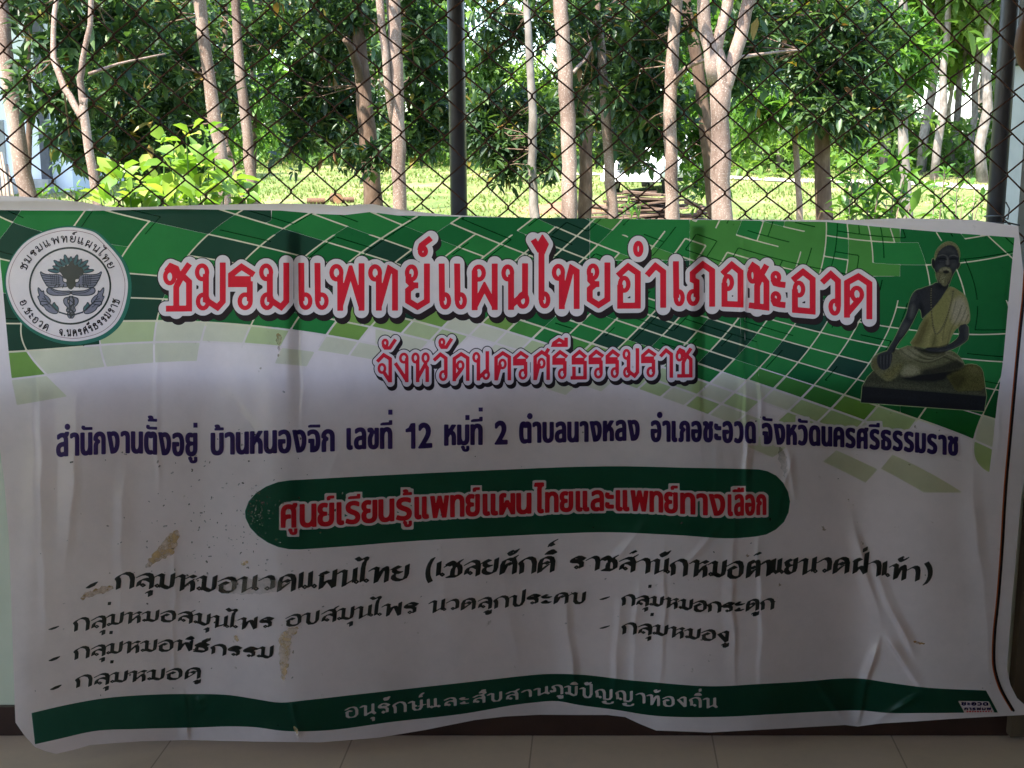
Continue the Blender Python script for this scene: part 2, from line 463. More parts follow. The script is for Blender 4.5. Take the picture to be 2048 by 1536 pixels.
# ---------------------------------------------------------------- white pickup far off
def pickup(px, Y):
    c0 = at(px, 350, Y); gz0 = ground_z(c0.x, Y)
    c = Vector((2.4, 0, 0)); gz = 0.0; Y0, Y = Y, 0.0
    M_car = mat_noise('white_car_paint', [(.3, (.72, .73, .74)), (.7, (.80, .80, .80))], scale=3, rough=.25, spec=.6)
    M_glass = mat_noise('dark_window', [(.3, (.02, .025, .03)), (.7, (.05, .06, .06))], scale=2, rough=.08, spec=.8)
    M_tyre = mat_noise('black_rubber', [(.3, (.012, .012, .012)), (.7, (.03, .03, .03))], scale=8, rough=.9)
    M_rim = mat_noise('steel_rim', [(.3, (.35, .35, .36)), (.7, (.5, .5, .5))], scale=8, rough=.35, metallic=.6)
    M_lamp = mat_noise('lamp_glass', [(.3, (.55, .56, .58)), (.7, (.75, .76, .78))], scale=12, rough=.12, spec=.8)
    R = empty('pickup_truck', (0, 0, 0), 'white pickup truck parked nose on, half hidden beyond the pile of boards', 'pickup truck')
    L0 = 0.0
    # profile along x (front to the left), extruded in y, bevelled
    prof = [(0, .42), (.05, .78), (.22, .95), (1.15, 1.06), (1.62, 1.52), (1.95, 1.62), (2.9, 1.62), (3.15, 1.10), (4.75, 1.10), (4.85, .98), (4.85, .45)]
    bm = bmesh.new()
    va = [bm.verts.new((L0 + x, Y - .82, gz + z)) for x, z in prof]
    vb = [bm.verts.new((L0 + x, Y + .82, gz + z)) for x, z in prof]
    for i in range(len(prof)):
        j = (i + 1) % len(prof)
        bm.faces.new((va[i], va[j], vb[j], vb[i]))
    bm.faces.new(va[::-1]); bm.faces.new(vb)
    bmesh.ops.recalc_face_normals(bm, faces=bm.faces)
    bmesh.ops.bevel(bm, geom=list(bm.edges), offset=.05, segments=3, affect='EDGES')
    me = bpy.data.meshes.new('body'); bm.to_mesh(me); bm.free()
    link_mesh('body', me, M_car, R, smooth=True)
    for x0, x1, sl in ((1.72, 2.25, .34), (2.33, 2.92, -.12)):
        b = MB(); yy = Y - .826
        b.add([(L0 + x0 - sl * .3, yy, gz + 1.12), (L0 + x1 + .05, yy, gz + 1.12), (L0 + x1 + (-.05), yy, gz + 1.53), (L0 + x0 + .14, yy, gz + 1.53)], [(0, 1, 2, 3)])
        b.build('side_window', M_glass, R)
    b = MB(); b.add([(L0 + 1.20, Y - .66, gz + 1.10), (L0 + 1.20, Y + .66, gz + 1.10), (L0 + 1.60, Y + .6, gz + 1.50), (L0 + 1.60, Y - .6, gz + 1.50)], [(0, 1, 2, 3)])
    o = b.build('windscreen', M_glass, R); 
    for sx in (.85, 3.95):
        for sy in (-.80, .80):
            b = MB(); b.tube([(L0 + sx, Y + sy - .1, gz + .33), (L0 + sx, Y + sy + .1, gz + .33)], .34, n=24)
            w = b.build('wheel', M_tyre, R)
            b = MB(); b.tube([(L0 + sx, Y + sy - .112, gz + .33), (L0 + sx, Y + sy + .112, gz + .33)], .20, n=18)
            b.build('rim', M_rim, w)
    for sy in (-.62, .62):
        b = MB(); b.tube([(L0 - .02, Y + sy, gz + .72), (L0 + .12, Y + sy, gz + .72)], .10, n=16); b.build('headlight', M_lamp, R)
    b = MB(); b.tube([(L0 + .20, Y - .86, gz + .74), (L0 + .20, Y - .80, gz + .74)], .075, n=14); b.build('side_lamp', M_lamp, R)
    b = MB(); b.box((L0 - .04, Y, gz + .47), (.10, 1.66, .20)); b.build('bumper', M_car, R)
    b = MB(); b.box((L0 + 2.1, Y, gz + .36), (2.4, 1.5, .08)); b.build('underside', M_tyre, R)
    b = MB()
    for k in range(4): b.box((L0 - .005, Y, gz + .62 + .06 * k), (.05, .78, .03))
    b.build('grille', M_tyre, R)
    R.location = (c0.x, Y0, gz0); R.rotation_euler = (0, 0, math.radians(66))
pickup(1262, 34.0)

# ---------------------------------------------------------------- pile of boards, logs
M_board = mat_noise('weathered_board', [(.3, (.055, .035, .024)), (.55, (.12, .078, .055)), (.75, (.21, .15, .115))], scale=2.5, rough=.85, stretch=(1, 12, 12), bump=.2)
rb = random.Random(21)
base = at(1308, 430, 25.0)
bz = ground_z(base.x, 25) + .05
k = 0
for layer in range(10):
    nb = (7, 6, 6, 5, 5, 4, 4, 3, 2, 2)[layer]
    for i in range(nb):
        L = rb.uniform(1.0, 2.2) * (1 - .06 * layer)
        cx = base.x + rb.gauss(0, .24) - .03 * layer
        cy = 25.0 + (i - nb / 2) * .24 + rb.uniform(-.05, .05)
        rot = Matrix.Rotation(rb.gauss(0, .30), 3, 'Z') @ Matrix.Rotation(rb.gauss(0, .07), 3, 'Y') @ Matrix.Rotation(rb.uniform(-.1, .1), 3, 'X')
        b = MB(); b.box((0, 0, 0), (L, rb.uniform(.12, .20), rb.uniform(.025, .04)), rot)
        o = b.build('old_board', M_board)
        o.location = (cx, cy, bz + layer * .06 + rb.uniform(-.03, .03))
        tag(o, 'weathered brown board lying in the pile behind the slim trunks', 'board', 'weathered boards in the pile')
        k += 1
for (xa, ya, xb, yb, za) in ((1395, 425, 1450, 400, .0), (1180, 412, 1290, 428, .0), (1370, 402, 1440, 428, .0)):
    A_, B_ = at(xa, ya, 24.3), at(xb, yb, 24.5)
    b = MB(); b.tube([A_, B_], [.045, .04], n=8)
    tag(b.build('old_board', M_board), 'weathered brown board lying in the pile behind the slim trunks', 'board', 'weathered boards in the pile')

M_logbark = mat_noise('log_bark', [(.3, (.07, .04, .025)), (.7, (.16, .09, .055))], scale=20, rough=.9, bump=.6)
M_logend = mat_noise('log_end', [(.3, (.24, .12, .06)), (.7, (.36, .20, .11))], scale=20, rough=.85)
for i, (px, py, r, ang, lab) in enumerate(((632, 406, .062, .15, 'brown cut log lying flat behind the banner top edge'), (672, 403, .105, -1.2, 'thick round end of a cut log showing above the banner'), (690, 410, .06, .5, 'short brown log stub right of the thick log end'))):
    c = at(px, py, 31.0)
    r *= 1.25
    c.z = ground_z(c.x, 31) + r * .9
    R_ = empty('cut_log', (c.x, 31.0, c.z - r), lab, 'log')
    d = Vector((math.cos(ang), math.sin(ang), 0)) * .22
    b = MB(); b.tube([c - d, c, c + d], [r * .95, r, r * .97], n=18, wob=.12, seed=i, cap=False); b.build('bark', M_logbark, R_, smooth=True)
    for s in (-1, 1):
        b = MB(); b.tube([c + d * s * .985, c + d * s * .99], r * .93, n=18); b.build('cut_face', M_logend, R_)
# ---------------------------------------------------------------- trees near the porch
m, nt, p = nt_of('speckled_bark')
tc = nt.nodes.new('ShaderNodeTexCoord')
mp = nt.nodes.new('ShaderNodeMapping'); mp.inputs['Scale'].default_value = (1, 1, .30)
nt.links.new(tc.outputs['Object'], mp.inputs[0])
n1 = N(nt, 'ShaderNodeTexNoise', Scale=6.0, Detail=10.0, Roughness=.78)
n2 = N(nt, 'ShaderNodeTexNoise', Scale=95.0, Detail=4.0, Roughness=.6)
nt.links.new(mp.outputs[0], n1.inputs['Vector']); nt.links.new(tc.outputs['Object'], n2.inputs['Vector'])
r1 = ramp(nt, [(.28, (.062, .040, .030)), (.42, (.150, .098, .075)), (.56, (.225, .165, .136)), (.70, (.34, .285, .25))], n1.outputs['Fac'])
r2 = ramp(nt, [(.55, (0, 0, 0)), (.66, (.8, .8, .8))], n2.outputs['Fac'])
mx = N(nt, 'ShaderNodeMix', data_type='RGBA'); mx.inputs[7].default_value = (.40, .35, .31, 1)
nt.links.new(r2.outputs[0], mx.inputs[0]); nt.links.new(r1.outputs[0], mx.inputs[6])
n9 = N(nt, 'ShaderNodeTexNoise', Scale=2.2, Detail=5.0); nt.links.new(tc.outputs['Object'], n9.inputs['Vector'])
r9 = ramp(nt, [(.30, (.55, .50, .48)), (.50, (1, .97, .95)), (.70, (1.22, 1.20, 1.18))], n9.outputs['Fac'])
m9 = N(nt, 'ShaderNodeMix', data_type='RGBA', blend_type='MULTIPLY'); m9.inputs[0].default_value = 1
nt.links.new(mx.outputs[2], m9.inputs[6]); nt.links.new(r9.outputs[0], m9.inputs[7])
nt.links.new(m9.outputs[2], p.inputs['Base Color']); p.inputs['Roughness'].default_value = .85
bp = N(nt, 'ShaderNodeBump', Strength=.5, Distance=.01); nt.links.new(n1.outputs['Fac'], bp.inputs['Height']); nt.links.new(bp.outputs[0], p.inputs['Normal'])
M_bark = m
M_barkdark = mat_noise('brown_bark', [(.3, (.055, .034, .024)), (.5, (.105, .066, .046)), (.72, (.19, .135, .10))], scale=11, rough=.9, bump=.6, stretch=(1, 1, .35))  # brown bark; shade on the dark trunks is put into this colour
M_barkpale = mat_noise('pale_bark', [(.3, (.10, .085, .07)), (.5, (.19, .165, .145)), (.72, (.31, .28, .255))], scale=7, rough=.85, bump=.4, stretch=(1, 1, .5))
M_leaf = mat_leaf('dark_green_leaf', [(0, (.020, .045, .021)), (.35, (.031, .068, .028)), (.7, (.048, .098, .033)), (.955, (.085, .145, .036)), (.985, (.22, .16, .03)), (1, (.16, .07, .03))], trans=.34, rough=.46)
M_leafmid = mat_leaf('mid_green_leaf', [(0, (.045, .115, .022)), (.5, (.075, .175, .030)), (1, (.13, .24, .035))], trans=.42, rough=.42)
M_leafbright = mat_leaf('yellow_green_leaf', [(0, (.10, .20, .028)), (.45, (.18, .30, .040)), (.8, (.26, .36, .055)), (1, (.38, .42, .09))], trans=.42, rough=.38)

class Leaves:
    """many folded lance shaped leaves in one mesh"""
    def __init__(s): s.v, s.f = [], []
    def leaf(s, base, d, up, L, W, droop=.15):
        d = d.normalized()
        side = d.cross(up)
        if side.length < 1e-4: side = d.cross(Vector((.3, .9, .1)))
        side.normalize(); n = side.cross(d)
        m1 = base + d * (L * .36) + n * (L * .02)
        m2 = base + d * (L * .70) + n * (L * .02) - Vector((0, 0, L * droop * .35))
        tip = base + d * L - Vector((0, 0, L * droop))
        a1 = m1 + side * (W * .95) + n * (W * .40); b1 = m1 - side * (W * .95) + n * (W * .40)
        a2 = m2 + side * (W * .78) + n * (W * .34); b2 = m2 - side * (W * .78) + n * (W * .34)
        k = len(s.v)
        s.v += [tuple(q) for q in (base, a1, m1, b1, a2, m2, b2, tip)]
        s.f += [(k, k + 2, k + 1), (k, k + 3, k + 2), (k + 1, k + 2, k + 5), (k + 1, k + 5, k + 4), (k + 2, k + 3, k + 6), (k + 2, k + 6, k + 5), (k + 4, k + 5, k + 7), (k + 5, k + 6, k + 7)]
    def whorl(s, p, d, n, L, W, r, spread=1.0, droop=.09):
        d = d.normalized()
        a = d.cross(Vector((0, 0, 1)))
        if a.length < .05: a = d.cross(Vector((1, 0, 0)))
        a.normalize(); b = d.cross(a)
        ph = r.uniform(0, 6.28)
        for i in range(n):
            t = ph + i * 2.39996
            out = a * math.cos(t) + b * math.sin(t)
            e = r.uniform(.35, 1.0) * spread
            dd = d * (1.15 - e) + out * e + Vector((0, 0, -.08 + r.uniform(-.25, .22)))
            base = p - d * (L * .30 * (i / max(1, n))) + out * (.01)
            l = L * r.choice((.5, .7, .85, 1.0, 1.0, 1.15, 1.3)) * r.uniform(.9, 1.1)
            s.leaf(base, dd, Vector((r.uniform(-.5, .5), r.uniform(-.5, .5), 1)), l, W * l / L * r.uniform(.8, 1.15), droop)
    def build(s, name, mat, parent):
        v = np.array(s.v, np.float32); f = np.array(s.f, np.int32)
        me = fast_mesh(name, v, f.ravel(), np.full(len(f), 3, np.int32))
        return link_mesh(name, me, mat, parent)

def limb(mb, pix, Y, wpx, seed=0, extend_up=0.0, to_ground=False, n=10):
    """a trunk or branch through pixels of the photograph at depth Y (a list gives a depth for each)"""
    Ys = Y if isinstance(Y, (list, tuple)) else [Y] * len(pix)
    ws = wpx if isinstance(wpx, (list, tuple)) else [wpx] * len(pix)
    pts = [at(x, y, yy) for (x, y), yy in zip(pix, Ys)]
    rad = [w * yy / COSP / FPX / 2 for w, yy in zip(ws, Ys)]
    if extend_up:
        d = (pts[0] - pts[1]); d = d / max(d.z, .2)
        pts.insert(0, pts[0] + d * extend_up * .5 + Vector((.02, .03, 0))); rad.insert(0, rad[0] * .85)
        pts.insert(0, pts[0] + d * extend_up * .5 + Vector((-.03, .03, 0))); rad.insert(0, rad[0] * .7)
    if to_ground:
        d = (pts[-1] - pts[-2]); d = d / min(d.z, -.2)
        gz = ground_z(pts[-1].x, pts[-1].y) - .06
        h = pts[-1].z - gz
        if h > .02:
            pts.append(pts[-1] - d * (h * .6)); rad.append(rad[-1] * 1.05)
            pts.append(pts[-1] - d * (h * .4)); rad.append(rad[-1] * 1.25)
    # resample with slight wander
    P, R_ = [], []
    r = random.Random(seed)
    for i in range(len(pts) - 1):
        L = (pts[i + 1] - pts[i]).length
        k = max(2, int(L / .14))
        for j in range(k):
            t = j / k
            q = pts[i].lerp(pts[i + 1], t)
            P.append(q + Vector((r.gauss(0, .0035), r.gauss(0, .005), 0)) * (1 if 0 < i + j else 0)); R_.append((rad[i] * (1 - t) + rad[i + 1] * t) * (1 + r.gauss(0, .03)))
    P.append(pts[-1]); R_.append(rad[-1])
    mb.tube(P, R_, n=n, wob=.10, seed=seed)
    return P

def foliage(lv, tw, clumps, trunk_pts, r, L=.125, W=.017, per=7, k_=2.4):
    """clumps: (px, py, rx, ry, Y, count) -> whorls of leaves through each clump's volume, with twigs"""
    for (px, py, rx, ry, Y, n) in clumps:
        n = int(n * k_)
        c = at(px, py, Y)
        sx = rx * Y / FPX; sz = ry * Y / FPX
        sy = max(.25, min(.9, sx * .9))
        # a few sub-clumps so the crown has gaps and denser knots
        knots = []
        for _ in range(max(3, n // 7)):
            while True:
                q = Vector((r.uniform(-1, 1), r.uniform(-1, 1), r.uniform(-1, 1)))
                if q.length < 1: break
            knots.append(Vector((c.x + q.x * sx, c.y + q.y * sy, c.z + q.z * sz)))
        if trunk_pts:
            near = min(trunk_pts, key=lambda q: (q - c).length)
            for kq in knots[::3]:
                if (near - kq).length > 1.0: continue
                m_ = near.lerp(kq, .5) + Vector((r.gauss(0, .05), r.gauss(0, .05), r.gauss(0, .06)))
                tw.tube([near, m_, kq], [.0065, .005, .002], n=5, cap=False)
        for i in range(n):
            k = knots[i % len(knots)]
            p = k + Vector((r.gauss(0, sx * .22 + .03), r.gauss(0, sy * .22), r.gauss(0, sz * .20 + .03)))
            d = (p - c); d = d + Vector((r.gauss(0, .25), r.gauss(0, .25), r.gauss(0, .2) + .12))
            if d.length < .02: d = Vector((0, 0, 1))
            lv.whorl(p, d, per + r.randint(-2, 2), L * r.uniform(.75, 1.2), W, r)

TREES = [
 # label, bark, trunk limbs [(pixels, Y, widths, up, ground)], foliage clumps
 ("stout pale trunk leaning at the far left edge in front of the white building", M_bark,
  [([(2, 0), (8, 70), (22, 200), (40, 310), (57, 392)], 9.0, [24, 27, 31, 31, 33], 1.4, True)],
  [(30, 20, 120, 70, 9.6, 40), (40, -120, 160, 100, 9.5, 45)], M_leaf),
 ("slim forked sapling with reddish stem between the white building and the bright bush", M_bark,
  [([(168, 195), (167, 215), (172, 260), (186, 340), (196, 408)], 8.0, [14, 16, 17, 18, 20], 0, True),
   ([(184, -5), (180, 50), (170, 105), (160, 140), (163, 180), (168, 215)], 8.0, [10, 10, 11, 12, 13, 15], 1.2, False),
   ([(112, -5), (104, 60), (106, 120), (128, 175), (150, 210), (165, 240)], [8.25, 8.2, 8.15, 8.1, 8.05, 8.0], [9, 10, 11, 12, 13, 14], 1.0, False),
   ([(330, 108), (290, 116), (235, 128), (178, 148)], [8.4, 8.3, 8.15, 8.0], [3, 4, 5, 7], 0, False)],
  [(120, 180, 70, 80, 8.6, 30), (140, 300, 45, 50, 8.7, 16), (240, 60, 80, 60, 8.9, 34), (130, 60, 70, 60, 8.8, 24), (160, -120, 150, 90, 8.6, 40)], M_leaf),
 ("straight pinkish trunk rising behind the bright yellow green bush", M_bark,
  [([(399, 0), (405, 60), (417, 150), (431, 245), (443, 330), (450, 400)], 10.0, [24, 23, 24, 25, 26, 27], 1.6, True)],
  [(300, 70, 120, 80, 10.8, 64), (350, 165, 80, 70, 10.6, 44), (255, 190, 110, 80, 10.9, 60), (330, 250, 90, 60, 10.9, 44), (225, 290, 110, 70, 11.2, 60), (330, 330, 90, 40, 11.3, 34), (380, -120, 200, 100, 10.4, 60)], M_leaf),
 ("slender brown trunk just right of the bright bush with dark stem beside it", M_bark,
  [([(470, 0), (474, 70), (480, 150), (490, 230), (499, 320), (506, 412)], 12.0, [18, 18, 19, 20, 21, 24], 1.6, True),
   ([(437, 250), (452, 290), (470, 345), (486, 412)], 12.6, [9, 10, 12, 14], 0, True)],
  [(455, 90, 55, 80, 12.5, 34), (450, 200, 50, 60, 12.7, 26), (530, 95, 50, 40, 12.6, 20), (540, 30, 70, 30, 12.8, 22), (500, -120, 160, 100, 12.4, 40)], M_leaf),
 ("thick dark brown trunk with broken pale stub, left of the twin trunk", M_barkdark,
  [([(717, -5), (719, 80), (724, 160), (730, 215), (738, 300), (748, 408)], 12.0, [22, 26, 29, 31, 34, 38], 1.3, True),
   ([(690, 78), (705, 100), (716, 135), (722, 170)], [11.7, 11.8, 11.9, 12.0], [12, 15, 17, 19], 0, False)],
  [(640, 70, 80, 60, 12.3, 46), (680, 20, 90, 50, 12.2, 44), (655, 160, 70, 60, 12.7, 46), (690, 235, 60, 50, 12.8, 36), (620, 250, 60, 60, 12.9, 40), (610, 190, 40, 40, 12.6, 18), (700, 290, 50, 35, 12.6, 20), (700, -120, 190, 100, 12.0, 60)], M_leaf),
 ("pale twin trunk left of the centre post with a whitish second stem", M_bark,
  [([(786, -5), (789, 60), (792, 130), (795, 220), (797, 300), (799, 408)], 10.0, [27, 27, 27, 26, 26, 27], 1.7, True),
   ([(760, -5), (765, 60), (771, 120), (777, 190), (786, 260)], [9.92, 9.92, 9.93, 9.95, 10.0], [14, 15, 15, 14, 8], 1.2, False),
   ([(757, 160), (772, 178), (788, 192)], [9.6, 9.8, 10.0], [4, 6, 8], 0, False)],
  [(840, 70, 55, 70, 10.8, 46), (835, 160, 50, 60, 11.0, 40), (850, 255, 70, 50, 11.2, 54), (760, 300, 40, 25, 11.2, 14), (850, -110, 150, 90, 10.2, 44)], M_leaf),
 ("thin grey trunk right of the centre post with leaves hanging low", M_barkpale,
  [([(1054, 30), (1057, 80), (1062, 150), (1066, 240), (1064, 330), (1069, 436)], 14.0, [13, 14, 15, 16, 17, 19], 1.6, True)],
  [(990, 45, 70, 50, 14.6, 46), (1070, 60, 40, 50, 14.5, 24), (1000, 225, 75, 45, 14.8, 64), (1010, 290, 65, 45, 14.6, 56), (960, 260, 45, 40, 14.7, 30), (1025, 335, 40, 18, 14.4, 18), (1090, 260, 35, 60, 14.4, 26), (1095, 335, 35, 30, 14.2, 18), (1020, -90, 150, 70, 14.2, 40)], M_leaf),
 ("straight smooth pinkish trunk standing right of the thin grey one", M_bark,
  [([(1120, -5), (1124, 60), (1130, 140), (1135, 230), (1138, 330), (1139, 440)], 10.0, [27, 27, 28, 29, 29, 32], 1.7, True),
   ([(1086, 103), (1100, 118), (1118, 138)], [10.3, 10.15, 10.0], [4, 5, 7], 0, False),
   ([(1184, 95), (1168, 122), (1146, 145)], [10.3, 10.15, 10.0], [4, 6, 8], 0, False)],
  [(1165, 45, 40, 60, 10.8, 22), (1160, 190, 30, 70, 11.0, 22), (1130, -120, 150, 90, 10.3, 40)], M_leaf),
 ("dark shaded trunk between two lighter trunks left of the white pickup", M_barkdark,
  [([(1184, 30), (1180, 90), (1176, 170), (1172, 260), (1172, 340), (1169, 440)], 15.0, [20, 21, 23, 25, 26, 28], 1.6, True)],
  [(1250, 60, 70, 60, 15.3, 50), (1240, 150, 60, 60, 15.4, 50), (1275, 250, 70, 60, 15.6, 60), (1200, -100, 170, 80, 15.1, 44)], M_leaf),
 ("slim grey brown trunk just left of the white pickup", M_bark,
  [([(1192, -5), (1198, 60), (1205, 140), (1212, 230), (1218, 330), (1226, 440)], 11.0, [15, 16, 17, 18, 19, 21], 1.7, True)],
  [(1260, 30, 80, 50, 11.5, 46), (1245, 110, 70, 60, 11.6, 46), (1240, 215, 50, 60, 11.8, 34), (1290, 310, 40, 25, 11.9, 14)], M_leaf),
 ("pale speckled trunk with a short side branch in front of the board pile", M_bark,
  [([(1354, -5), (1350, 60), (1344, 130), (1341, 220), (1342, 320), (1346, 440)], 10.0, [22, 23, 25, 25, 25, 28], 1.7, True),
   ([(1386, 128), (1370, 138), (1355, 152), (1346, 172)], [9.8, 9.9, 9.95, 10], [9, 10, 12, 14], 0, False),
   ([(1440, 110), (1415, 118), (1384, 129)], [9.7, 9.75, 9.8], [4, 6, 9], 0, False)],
  [(1310, 60, 60, 60, 10.5, 40), (1300, 160, 60, 70, 10.7, 46), (1300, 250, 60, 60, 11.0, 44), (1310, -110, 150, 90, 10.3, 40)], M_leaf),
 ("largest trunk, splitting into three pale limbs like a trident", M_bark,
  [([(1438, 92), (1439, 128), (1441, 180), (1440, 235), (1441, 320), (1445, 445)], 9.0, [10, 34, 41, 36, 37, 42], 0, True),
   ([(1405, -5), (1409, 50), (1418, 100), (1432, 165)], [9.0, 9.0, 9.0, 9.0], [24, 25, 27, 32], 1.5, False),
   ([(1458, -5), (1450, 30), (1440, 70), (1434, 110)], [9.05, 9.03, 9.0, 9.0], [22, 21, 20, 20], 1.3, False),
   ([(1500, -5), (1486, 50), (1473, 100), (1456, 150), (1445, 185)], [9.0, 9.0, 9.0, 9.0, 9.0], [24, 25, 26, 28, 30], 1.5, False),
   ([(1600, 100), (1560, 103), (1510, 110), (1462, 118)], [9.5, 9.35, 9.2, 9.0], [3, 5, 6, 9], 0, False)],
  [(1500, 150, 50, 50, 9.8, 30), (1490, 60, 40, 60, 9.9, 24), (1450, -130, 190, 90, 9.3, 50)], M_leaf),
 ("dark leaning trunk tucked behind the three limbed trunk", M_barkdark,
  [([(1376, 30), (1385, 80), (1398, 150), (1408, 230), (1420, 330), (1430, 442)], 12.0, [22, 23, 24, 25, 26, 30], 1.6, True)],
  [(1385, 190, 50, 70, 12.5, 46), (1385, 290, 45, 50, 12.6, 30), (1400, 60, 60, 60, 12.5, 34), (1400, 350, 30, 30, 12.4, 10)], M_leafmid),
 ("dark brown trunk standing alone under the big leafy crown at right", M_barkdark,
  [([(1644, 30), (1644, 110), (1643, 200), (1644, 300), (1649, 442)], 12.0, [22, 25, 28, 30, 34], 1.5, True),
   ([(1700, 60), (1680, 90), (1655, 130)], [11.6, 11.8, 12.0], [4, 6, 9], 0, False)],
  [(1560, 80, 70, 70, 12.3, 60), (1640, 70, 80, 70, 11.9, 64), (1640, 170, 80, 60, 11.8, 60), (1710, 120, 70, 60, 12.0, 56), (1720, 210, 70, 45, 11.9, 50), (1750, 60, 55, 60, 12.4, 36), (1660, 215, 50, 30, 11.6, 20), (1700, 255, 40, 22, 11.8, 16), (1520, 30, 60, 40, 12.4, 30), (1640, -110, 200, 80, 12.0, 54)], M_leaf),
]
rt = random.Random(5)
ntree = 0
for (lab, bark, limbs, clumps, lm) in TREES:
    g = limbs[0]
    Y0 = g[1] if not isinstance(g[1], (list, tuple)) else g[1][-1]
    bpt = at(g[0][-1][0], g[0][-1][1], Y0)
    R_ = empty('slender_tree', (bpt.x, Y0, ground_z(bpt.x, Y0)), lab, 'tree')
    tw = MB(); TP = []
    for i, (pix, Y, w, up, gr) in enumerate(limbs):
        tb = MB()
        TP += limb(tb, pix, Y, w, seed=ntree * 10 + i, extend_up=up, to_ground=gr, n=12)
        tb.build('trunk' if i == 0 else 'branch', bark, R_, smooth=True)
    lv = Leaves()
    foliage(lv, tw, clumps, TP, rt, L=.112 if Y0 < 13.5 else .140, W=.0225)
    tw.build('twigs', M_barkdark, R_)
    lv.build('crown', lm, R_)
    ntree += 1

# bright lime foliage of a tree just behind the lone dark trunk
R_ = empty('young_tree', (at(1590, 300, 16).x, 16, ground_z(9, 16)), 'young lime green tree with drooping leaves behind the lone dark trunk', 'tree')
tb = MB(); TP = limb(tb, [(1585, -5), (1588, 120), (1590, 260), (1594, 330)], 16.0, [6, 8, 10, 12], seed=90, extend_up=.5, to_ground=True, n=8)
tb.build('trunk', M_bark, R_, smooth=True)
lv = Leaves(); tw = MB()
foliage(lv, tw, [(1545, 200, 60, 40, 16, 40), (1610, 215, 80, 40, 16.2, 60), (1560, 235, 60, 40, 15.8, 40), (1640, 250, 40, 30, 16.1, 20), (1500, 240, 40, 40, 16.3, 24)], TP, rt, L=.19, W=.022)
tw.build('twigs', M_bark, R_); lv.build('crown', M_leafmid, R_)
R_ = empty('young_tree', (at(1780, 300, 20).x, 20, ground_z(9, 20)), 'light green broad leaved tree right of the big dark crown', 'tree')
tb = MB(); TP = limb(tb, [(1806, -5), (1804, 120), (1806, 260), (1810, 345)], 20.0, [17, 18, 19, 22], seed=91, extend_up=.8, to_ground=True, n=10)
tb.build('trunk', M_barkpale, R_, smooth=True)
lv = Leaves(); tw = MB()
foliage(lv, tw, [(1770, 80, 70, 60, 20, 50), (1800, 150, 60, 40, 20.2, 36), (1740, 30, 60, 40, 20, 30), (1820, 115, 50, 30, 19.8, 26)], TP, rt, L=.24, W=.04)
tw.build('twigs', M_barkpale, R_); lv.build('crown', M_leafmid, R_)

# dense evergreens standing further back between the trunks
BACK = [(56, 21, [(20, -30, 120, 50)], 'tall dark evergreen behind the leftmost trunk'),
        (194, 20, [(230, 120, 100, 110), (250, 250, 80, 70), (250, 20, 110, 60)], 'broad dark evergreen behind the forked sapling'),
        (448, 23, [(340, 180, 100, 100), (320, 290, 110, 50), (360, 60, 90, 70)], 'dense dark evergreen right behind the bright bush'),
        (505, 26, [(500, 60, 70, 60), (480, 230, 60, 90), (545, 170, 45, 50)], 'loose evergreen between the two slim brown trunks'),
        (744, 28, [(590, 150, 60, 70), (610, 240, 70, 50), (575, 300, 60, 30), (560, 40, 60, 30)], 'lighter evergreen left of the thick dark trunk'),
        (798, 24, [(680, 120, 80, 90), (700, 250, 70, 60)], 'bushy evergreen behind the thick dark trunk'),
        (917, 25, [(860, 110, 70, 100), (845, 260, 80, 50), (960, 250, 60, 50), (1010, 300, 60, 40)], 'spreading evergreen behind the centre post'),
        (1221, 26, [(1180, 120, 60, 110), (1200, 250, 60, 70), (1110, 260, 50, 60)], 'shady evergreen behind the pair of slim trunks'),
        (1444, 24, [(1400, 120, 80, 110), (1390, 250, 70, 60)], 'thick evergreen behind the three limbed trunk')]
for (px, Y, cl, lab) in BACK:
    c = at(px, 300, Y)
    R_ = empty('evergreen_tree', (c.x, Y, ground_z(c.x, Y)), lab, 'tree')
    tb = MB(); TP = limb(tb, [(px + 4, -5), (px, 120), (px + 3, 250), (px, 360)], Y, [9, 11, 12, 14], seed=200 + px, extend_up=.6, to_ground=True, n=8)
    tb.build('trunk', M_barkdark, R_, smooth=True)
    lv = Leaves(); tw = MB()
    foliage(lv, tw, [(a, b, rx, ry, Y + rt.uniform(-.5, .5), int(rx * ry / 95)) for (a, b, rx, ry) in cl], TP, rt, L=.27, W=.045, k_=1.6)
    tw.build('twigs', M_barkdark, R_); lv.build('crown', M_leaf if px in (194, 448, 798, 1221) else M_leafmid, R_)

